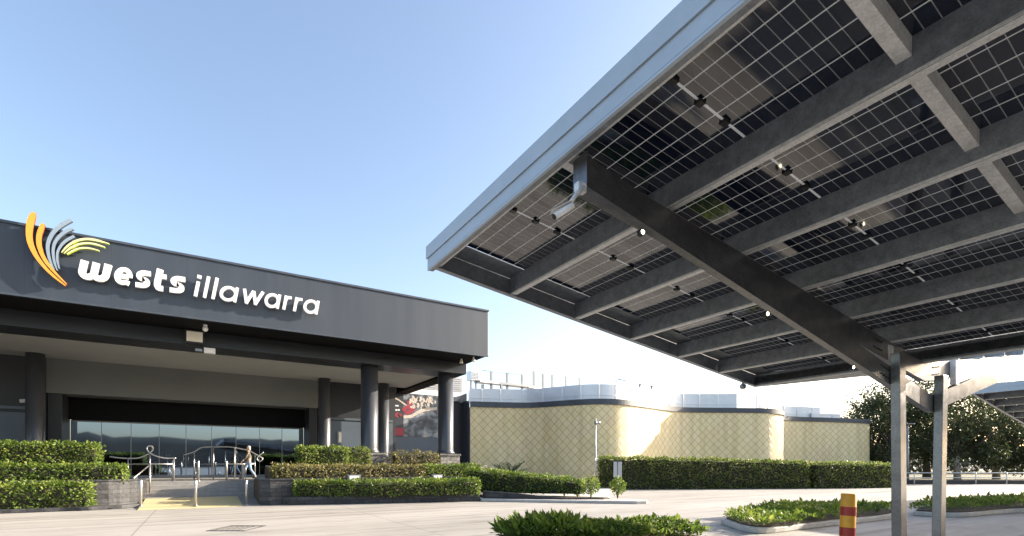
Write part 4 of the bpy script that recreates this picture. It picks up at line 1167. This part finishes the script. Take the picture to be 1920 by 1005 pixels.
cp1 = make_carport('large dark solar carport overhead with long blue grey fascia edge')
cp2 = copy_tree(cp1)
cp2.location = cp1.location + Vector((22.1, .55, 0))
tag(cp2, 'distant solar carport partly hidden at the right beyond the posts', 'carport', 'solar carports over the car park')

shade_carport = make_carport('added single-wing solar carport, unseen outside the right edge, shading the ground by the overhead one', (0,), 5, 5)
shade_carport.location += Vector((15.4, -4.4, 0))  # unseen carport, added to shade the ground and post beside it
tag(shade_carport, None, 'carport', 'solar carports over the car park')

# lit downlights, camera and sensor on the near carport
ll = ['lit round lamp on the dark beam nearest the fascia edge', 'lit round lamp midway along the dark beam', 'lit round lamp on the beam nearest the carport posts']
for (px, py), lab in zip(((1203, 436), (1437, 589), (1598, 689)), ll):
    q = PY(px, py, 3.30)
    e = empty('downlight', q, lab, 'lamp', 'lamps along the carport beam')
    b = MB(); b.tube([(q.x, 3.325, q.z), (q.x, 3.285, q.z)], [.035, .03], 14); b.build('housing', M['blackplastic'], e)
    b = MB(); b.tube([(q.x, 3.284, q.z), (q.x, 3.278, q.z)], [.020, .015], 14); b.build('lens', M['lamplit'], e)
q = PY(1078, 358, 3.34)
cc = empty('security_camera', q, 'silver bullet security camera on a bracket under the carport beam end', 'camera')
b = MB(); q = PY(1084, 358, 3.32); b.box(q.x - .045, q.x + .045, 3.26, 3.322, q.z - .03, q.z + .05); b.build('mount', M['galvlight'], cc, .008)
q1 = PY(1078, 368, 3.26); q2 = PY(1066, 384, 3.22)
b = MB(); b.tube([(q.x, 3.25, q.z), tuple(q1), tuple(q2)], [.020, .018, .016], 12); b.build('arm', M['galvlight'], cc)
q3 = PY(1074, 384, 3.18); q4 = PY(1040, 406, 3.24)
b = MB(); b.tube([tuple(q3), tuple(q4)], .027, 16); h = b.build('housing', M['whitebox'], cc)
d = (q4 - q3).normalized()
b = MB(); b.tube([tuple(q4 + d * .001), tuple(q4 + d * .012)], .022, 16); b.build('lens', M['blackplastic'], h)
b = MB(); b.slab(q3 + Vector((-.0, 0, 0)), q4 + d * .04, .066, q3.z + .029, q3.z + .034, q4.z + .029, q4.z + .034); b.build('sunshield', M['galvlight'], cc)
q = PY(1393, 722, 6.5)
sn = empty('sensor', q, 'small dark sensor hanging from the lowest far corner of the carport', 'sensor')
b = MB(); b.cyl(q.x, q.y, q.z + .02, q.z + .12, .02, 8); b.build('stem', M['galv'], sn)
b = MB(); b.lathe(q.x, q.y, [(.03, q.z + .03), (.065, q.z), (.06, q.z - .07), (.03, q.z - .085)], 14); b.build('housing', M['frame'], sn)


# ------------------------------------------------------------------ street furniture
# striped bollard, leaning a little
q = PD(1584, 1123, 6.0)
bo = empty('striped_bollard', (q.x, q.y, 0), 'yellow bollard with two red bands in front of the low shrubs', 'bollard')
rb = .081
b = MB(); prof = [(rb, 0), (rb, 1.254), (rb - .005, 1.262)]
b.lathe(q.x, q.y, prof, 32); b.build('post', M['yellow'], bo)
for z0, z1 in ((1.0, 1.105), (.755, .86)):
    b = MB(); b.tube([(q.x, q.y, z0), (q.x, q.y, z1)], rb + .0025, 32, caps=False); b.build('red_band', M['redtape'], bo)
b = MB(); b.lathe(q.x, q.y, [(.14, 0), (.14, .015)], 20); b.build('base_plate', M['galv'], bo)
bo.rotation_euler = (0, R(2.2), R(-31))
# slim steel posts at the foot and the top of the ramp
def steel_post(px, py0, py1, Y, label, grp):
    p = PY(px, py0, Y); t = PY(px, py1, Y)
    e = empty('steel_post', p, label, 'post', grp)
    b = MB(); b.lathe(p.x, p.y, [(.045, p.z), (.045, t.z - .02), (.03, t.z)], 14); b.build('shaft', M['steel'], e)
    b = MB(); b.lathe(p.x, p.y, [(.085, p.z), (.085, p.z + .02), (.05, p.z + .03)], 14); b.build('flange', M['steel'], e)
for px, py0, lab in ((264, 950, 'slim steel post at the left foot of the yellow ramp'), (367, 949, 'slim steel post at the middle foot of the yellow ramp'), (462, 947, 'slim steel post at the right foot of the yellow ramp')):
    steel_post(px, py0, 900, 22.75 - .3, lab, 'steel posts along the foot of the ramp')
for px, lab in ((324, 'steel landing post left of the doors centre'), (372, 'steel landing post behind the middle ramp post'), (425, 'steel landing post right of the doors centre')):
    steel_post(px, 902, 864, 27.8, lab, 'steel posts along the landing edge')
# flowing handrails with a loop
def wrought(label, pts, Y, posts):
    P = [PY(x, y, Y) for x, y in pts]; P = spline(P, 5)
    n = len(P)
    P = [p + Vector((0, .05 * math.sin(6.28 * i / n), 0)) for i, p in enumerate(P)]
    e = empty('scroll_handrail', P[0], label, 'handrail', 'scroll handrails at the landing')
    b = MB(); b.tube(P, .032, 8); b.build('rail', M['steel'], e)
    for x, yt in posts:
        t = PY(x, yt, Y); b = MB(); b.tube([(t.x, Y, .86), (t.x, Y, t.z)], .03, 8); b.build('baluster', M['steel'], e)
    a = PY(posts[0][0], 870, Y); c = PY(posts[-1][0], 870, Y)
    b = MB(); b.tube([(a.x, Y, a.z), (c.x, Y, c.z)], .02, 8); b.build('lower_rail', M['steel'], e)
wrought('looped steel scroll handrail at the left side of the landing', ((205, 856), (230, 859), (256, 859), (270, 855), (281, 849), (286, 843), (285.5, 838), (281, 836), (276.5, 838), (276, 843), (281, 849), (293, 855), (309, 859), (330, 859)), 27.7, ((240, 859), (281, 849), (326, 859)))
wrought('long arched scroll handrail ending in a loop right of the landing', ((345, 853), (364, 847), (378, 839), (400, 838), (431, 838), (449, 841), (466, 845), (480, 852), (489, 857), (492, 861), (487, 865), (482, 861), (485, 855), (494, 848)), 30.9, ((364, 847), (400, 838), (440, 839), (478, 851)))
# sloping side rail by the left planter
e = empty('ramp_rail', (-1.6, 26, 0), 'sloping steel handrail beside the rounded left planter', 'handrail')
a = PY(250, 897, 25.2); c = PY(284, 869, 27.2); t = PY(281, 868, 26.3)
b = MB(); b.tube([tuple(a), tuple(c)], .026, 8); b.build('rail', M['steel'], e)
b = MB(); b.tube([(t.x, 26.3, .25), (t.x, 26.3, t.z)], .036, 10); b.tube([(a.x + .1, 25.3, .15), (a.x + .1, 25.3, a.z + .05)], .03, 10); b.build('baluster', M['steel'], e)
# glazed balustrade panel by the walker
gx = PY(463, 890, 29.2)
e = empty('gate_barrier', (gx.x, 29.2, .86), 'low steel framed barrier in front of the walking person', 'barrier')
b = MB(); x0, x1 = PY(454, 880, 29.2).x, PY(476, 880, 29.2).x
b.tube([(x0, 29.2, .86), (x0, 29.2, 1.70), (x1, 29.2, 1.70)], .025, 8); b.tube([(x0 + .16, 29.2, .86), (x0 + .16, 29.2, 1.68)], .02, 8); b.build('frame', M['steel'], e)
b = MB(); b.box(x0 + .03, x0 + .14, 29.19, 29.205, .95, 1.62); b.build('infill_panel', M['frame'], e)
# coping lamps on the right planter
for px, py, lab in ((662, 897, 'white square lamp on the planter coping, left one of two'), (818, 896, 'white square lamp on the planter coping nearest the corner column')):
    q = PY(px, py, 22.05)
    e = empty('coping_lamp', q, lab, 'lamp', 'square lamps on the planter coping')
    b = MB(); b.box(q.x - .27, q.x + .27, 21.9, 22.1, q.z - .14, q.z + .16); b.build('housing', M['frame'], e, .02)
    b = MB(); b.box(q.x - .20, q.x + .20, 21.87, 21.897, q.z - .10, q.z + .11); b.build('lens', M['white'], e, .01)
# thin pole with camera head beside the hedge
p = PD(1117, 915, 33)
e = empty('camera_pole', (p.x, p.y, 0), 'thin grey pole with a small camera beside the hedge end', 'pole')
b = MB(); b.lathe(p.x, p.y, [(.06, 0), (.055, 2.2), (.04, 4.65)], 10); b.build('shaft', M['galvlight'], e)
b = MB(); b.lathe(p.x, p.y, [(.02, 4.5), (.10, 4.45), (.10, 4.32), (.04, 4.25)], 10); b.tube([(p.x, p.y, 4.42), (p.x + .3, p.y - .1, 4.38)], .07, 8); b.build('camera_head', M['frame'], e)
b = MB(); b.box(p.x - .16, p.x + .12, p.y - .10, p.y - .05, 1.85, 2.05); b.build('bracket', M['galvlight'], e)
# signboard on a post
p = PD(1158, 926, 27)
e = empty('signboard', (p.x, p.y, 0), 'small pale two-panel signboard on a post before the tall hedge', 'sign')
b = MB(); b.cyl(p.x, p.y, 0, 1.0, .05, 10); b.build('post', M['galvlight'], e)
rz = Matrix.Rotation(-YAW, 3, 'Z')
for s in (-1, 1):
    b = MB()
    pts = [rz @ Vector(v) for v in ((s * .12 - .10, -.02, .95), (s * .12 + .10, -.02, .95), (s * .12 + .10, .02, .95), (s * .12 - .10, .02, .95), (s * .12 - .10, -.02, 1.78), (s * .12 + .10, -.02, 1.78), (s * .12 + .10, .02, 1.78), (s * .12 - .10, .02, 1.78))]
    b.hexa([(p.x + v.x, p.y + v.y, v.z) for v in pts]); b.build('sign_panel', M['cladding'], e, .01)
# drain cover set in the paving
e = empty('drain_cover', (.45, 14.6, 0), 'rectangular iron drain cover in the pale paving near the ramp', 'drain')
p0 = G(386, 996); ax = RT; 
def quadbar(b, o, a, w, z0, z1):
    o = Vector(o); d = a.normalized(); n = Vector((-d.y, d.x)) * w
    pts = [o, o + a, o + a + n, o + n]; b.hexa([(q.x, q.y, z0) for q in pts] + [(q.x, q.y, z1) for q in pts])
b = MB(); A = RT * .95; Bv = FW * 1.05; o0 = p0.xy
quadbar(b, o0, A, .05, .0, .014); quadbar(b, o0 + Bv - FW * .05, A, .05, .0, .014)
quadbar(b, o0 + RT * .05 + FW * .051, FW * .948, .05, .0, .012); quadbar(b, o0 + A + FW * .051, FW * .948, .05, .0, .012)
b.build('frame', M['grate'], e)
b = MB()
for k in range(5): quadbar(b, o0 + RT * (.16 + k * .14) + FW * .10, FW * .85, .05, .0, .010)
b.build('grate', M['grate'], e)
# lamp post far right
p = PD(1702, 908, 44)
e = empty('street_lamp', (p.x, p.y, 0), 'slim grey lamp post among the trees between the carport posts', 'street lamp')
b = MB(); b.lathe(p.x, p.y, [(.11, 0), (.09, 2), (.07, 5.0)], 10); b.build('post', M['galv'], e)
b = MB(); b.tube([(p.x, p.y, 4.95), (p.x + .02, p.y - .06, 5.15)], .04, 8); b.build('arm', M['galv'], e)
b = MB(); b.box(p.x - .12, p.x + .12, p.y - .5, p.y + .02, 5.15, 5.24); b.build('lamp_head', M['galv'], e, .03)
# pipe fence along the far edge
e = empty('pipe_fence', (50, 18.3, 0), 'pale steel pipe fence along the far edge of the car park', 'fence')
A, B = Vector((44.3, 22.0)), Vector((70, 5.6)); Ld = (B - A).length; d = (B - A).normalized()
for k in range(13):
    p = A + d * Ld * k / 12; b = MB(); b.cyl(p.x, p.y, 0, 1.0, .045, 8); b.build('post', M['galvlight'], e)
for z in (.95, .55):
    b = MB(); b.tube([(A.x, A.y, z), (B.x, B.y, z)], .035, 8); b.build('rail', M['galvlight'], e)
b = MB(); b.slab(A + Vector((.1, .2)), B + Vector((.1, .2)), .15, 0, .32); b.build('plinth', M['darkwall'], e)


# ------------------------------------------------------------------ TREES
def tree(px, D, H, spread, label, seed, pale=False, nblob=40, nleaf=230, low=.16, lean=(0, 0)):
    rng = random.Random(seed); p = PD(px, 900, D)
    e = empty('tree', (p.x, p.y, 0), label, 'tree', 'trees beyond the fence')
    base = Vector((p.x, p.y, 0)); th = H * .28
    fork = base + Vector((lean[0], lean[1], th))
    tb = MB(); tb.tube([base, base + (fork - base) * .5 + Vector((.1, .05, 0)), fork], [H * .035, H * .028, H * .022], 9)
    cb = MB(); centres = []
    tries = 0
    while len(centres) < nblob and tries < 3000:
        tries += 1
        a = rng.uniform(0, 6.283); t = rng.uniform(low, 1.0); prof = math.sin(math.pi * (min(1, (t - low) / (1 - low)) * .86 + .14)) ** .6
        rr = spread * prof * math.sqrt(rng.uniform(.05, 1))
        c = base + Vector((lean[0] + rr * math.cos(a), lean[1] + rr * math.sin(a), H * t * .96))
        if any((c - o).length < H * .085 for o in centres): continue
        centres.append(c)
    for i, c in enumerate(centres):
        if i % 2 == 0:
            m = fork * .5 + c * .5 + Vector((rng.uniform(-.4, .4), rng.uniform(-.4, .4), -.2)); tb.tube([fork * .92 + base * .08, m, c], [H * .012, H * .007, H * .002], 5, 1)
        br = H * rng.uniform(.09, .145)
        for k in range(nleaf):
            dv = Vector((rng.gauss(0, 1), rng.gauss(0, 1), rng.gauss(0, .8))); dv = dv.normalized() * (rng.random() ** .45) * br
            q = c + dv
            dd = (dv.normalized() * .6 + Vector((rng.uniform(-1, 1), rng.uniform(-1, 1), rng.uniform(-1, .6)))).normalized()
            fn = Vector((rng.uniform(-1, 1), rng.uniform(-1, 1), rng.uniform(-.2, 1))).normalized()
            s = rng.uniform(.6, 1.3); cb.leaf(q, dd, fn, .30 * s, .15 * s)
    tb.build('trunk', [M['palebark'] if pale else M['bark'], M['bark']], e); cb.build('crown', M['treeleaf'], e)
tree(1632, 58, 10.4, 3.6, 'dark tree rising directly behind the end of the tiled wall', 61)
tree(1672, 52, 10.3, 3.4, 'dark dense tree behind the left carport post', 62, nblob=40)
tree(1738, 58, 12.8, 4.2, 'tallest dark tree seen through the carport frame between the posts', 63, nblob=44)
tree(1795, 49, 9.2, 4.6, 'broad dark paperbark with pale trunk right of the right carport post', 64, pale=True, nblob=50, low=.26)
tree(1868, 55, 10.6, 4.4, 'wide dark tree under the distant carport edge', 65, pale=True, nblob=40, low=.2)
tree(1935, 50, 9.0, 4.2, 'dark tree cut by the right edge behind the distant carport', 66, nblob=34)
tree(2040, 56, 10, 4.6, 'dark tree standing outside the right edge past the distant carport', 67, nblob=30)
# distant wood closing the view behind the trees
b = MB(); rng = random.Random(9)
for k in range(9000):
    t = rng.random(); x = 70 + 130 * t; y = 62 - 75 * t + rng.uniform(-6, 6); top_ = 4.2 + 2.2 * noise.noise(Vector((t * 22, 0, 0)))
    q = Vector((x, y, top_ * (rng.random() ** .7)))
    b.leaf(q, rnd_dir(.1), rnd_dir(.3), rng.uniform(.7, 1.3), rng.uniform(.4, .7))
tag(b.build('distant_wood', M['farwood']), 'low distant wood behind the car park trees', 'wood', kind='stuff')


# ------------------------------------------------------------------ PERSON walking on the landing
def skin_mesh(name, verts, edges, m, parent, root=0, sub=2):
    me = bpy.data.meshes.new(name)
    me.from_pydata([v[:3] for v in verts], edges, [])
    o = bpy.data.objects.new(name, me); COL.objects.link(o); o.parent = parent
    me.materials.append(m)
    sk = o.modifiers.new('skin', 'SKIN'); sk.use_smooth_shade = True
    lay = me.skin_vertices[0].data
    for i, v in enumerate(verts):
        lay[i].radius = (v[3], v[4] if len(v) > 4 else v[3]); lay[i].use_root = (i == root)
    ss = o.modifiers.new('smooth', 'SUBSURF'); ss.levels = sub; ss.render_levels = sub
    return o
pp = PD(466, 897, 27); pp.z = .86
# walks toward -X (left in the picture); local: -x is forward
per = empty('person', pp, 'person with pale hair, brown top and light jeans walking past the doors', 'person')
per.rotation_euler = (0, 0, R(-8))
V = [(0, 0, .95, .13, .10), (0, 0, 1.12, .125, .10), (-.01, 0, 1.30, .14, .11), (-.015, 0, 1.43, .10, .08), (-.02, 0, 1.50, .05), (-.03, 0, 1.58, .075, .07), (-.025, 0, 1.67, .085, .08), (-.02, 0, 1.73, .05),
     (-.01, .17, 1.41, .05), (.10, .22, 1.14, .042), (.04, .22, .90, .032), (.02, .22, .84, .03, .02),
     (-.01, -.17, 1.41, .05), (-.10, -.22, 1.15, .042), (-.26, -.2, .98, .032), (-.31, -.19, .95, .03, .02),
     (-.04, .09, .88, .085), (-.20, .09, .50, .058), (-.24, .09, .10, .04), (-.27, .09, .05, .035), (-.38, .09, .03, .03),
     (.04, -.09, .88, .085), (.10, -.09, .50, .058), (.33, -.09, .16, .04), (.36, -.09, .10, .035), (.27, -.09, .03, .03),
     (-.115, 0, 1.62, .012)]
E = [(0, 1), (1, 2), (2, 3), (3, 4), (4, 5), (5, 6), (6, 7), (2, 8), (8, 9), (9, 10), (10, 11), (2, 12), (12, 13), (13, 14), (14, 15),
     (0, 16), (16, 17), (17, 18), (18, 19), (19, 20), (0, 21), (21, 22), (22, 23), (23, 24), (24, 25), (5, 26)]
def hand(wi, out, fwd):
    w = V[wi]; base = Vector(w[:3])
    for k, (l, o_) in enumerate(((.055, -.022), (.065, -.008), (.062, .008), (.048, .022))):
        i = len(V); p1 = base + Vector((o_ + fwd * .01, out * .004, -.045)); p2 = p1 + Vector((fwd * .012, -out * .006, -l * .6)); p3 = p2 + Vector((fwd * .014, -out * .012, -l * .4))
        V.extend([(*p1, .009), (*p2, .008), (*p3, .007)]); E.extend([(wi, i), (i, i + 1), (i + 1, i + 2)])
    i = len(V); p1 = base + Vector((-.03, -out * .01, -.02)); p2 = p1 + Vector((-.015, -out * .01, -.035)); V.extend([(*p1, .010), (*p2, .008)]); E.extend([(wi, i), (i, i + 1)])
hand(11, 1, -1); hand(15, -1, -1)
skin_mesh('body', V, E, M['skin'], per)
J = [(0, 0, .93, .155, .125), (0, 0, 1.12, .145, .12), (-.01, 0, 1.30, .16, .13), (-.015, 0, 1.44, .11, .09), (-.01, .17, 1.41, .066), (.10, .22, 1.14, .057), (.05, .22, .95, .047), (-.01, -.17, 1.41, .066), (-.10, -.22, 1.15, .057), (-.22, -.205, 1.02, .047)]
skin_mesh('jacket', J, [(0, 1), (1, 2), (2, 3), (2, 4), (4, 5), (5, 6), (2, 7), (7, 8), (8, 9)], M['jacket'], per)
Jn = [(0, 0, .97, .14, .115), (-.04, .09, .86, .10), (-.20, .09, .50, .074), (-.24, .09, .12, .06), (.04, -.09, .86, .10), (.10, -.09, .50, .074), (.32, -.09, .18, .06)]
skin_mesh('jeans', Jn, [(0, 1), (1, 2), (2, 3), (0, 4), (4, 5), (5, 6)], M['jeans'], per)
b = MB(); b.blob((pp.x + .012, pp.y, pp.z + 1.685), .098, .092, .098, 14, 10); b.blob((pp.x + .05, pp.y, pp.z + 1.60), .055, .075, .09, 12, 8); b.build('hair', M['hair'], per)
for s, x, z in ((.09, -.33, .035), (-.09, .31, .06)):
    b = MB(); b.blob((pp.x + x, pp.y + s, pp.z + z), .14, .05, .045, 12, 8); b.build('shoe', M['shoe'], per)
for s in (-1, 1):
    b = MB(); b.blob((pp.x - .098, pp.y + s * .032, pp.z + 1.655), .012, .012, .009, 8, 6); b.build('eye', M['shoe'], per)
b = MB(); b.blob((pp.x - .098, pp.y, pp.z + 1.585), .012, .026, .008, 8, 6); b.build('mouth', M['redside'], per)
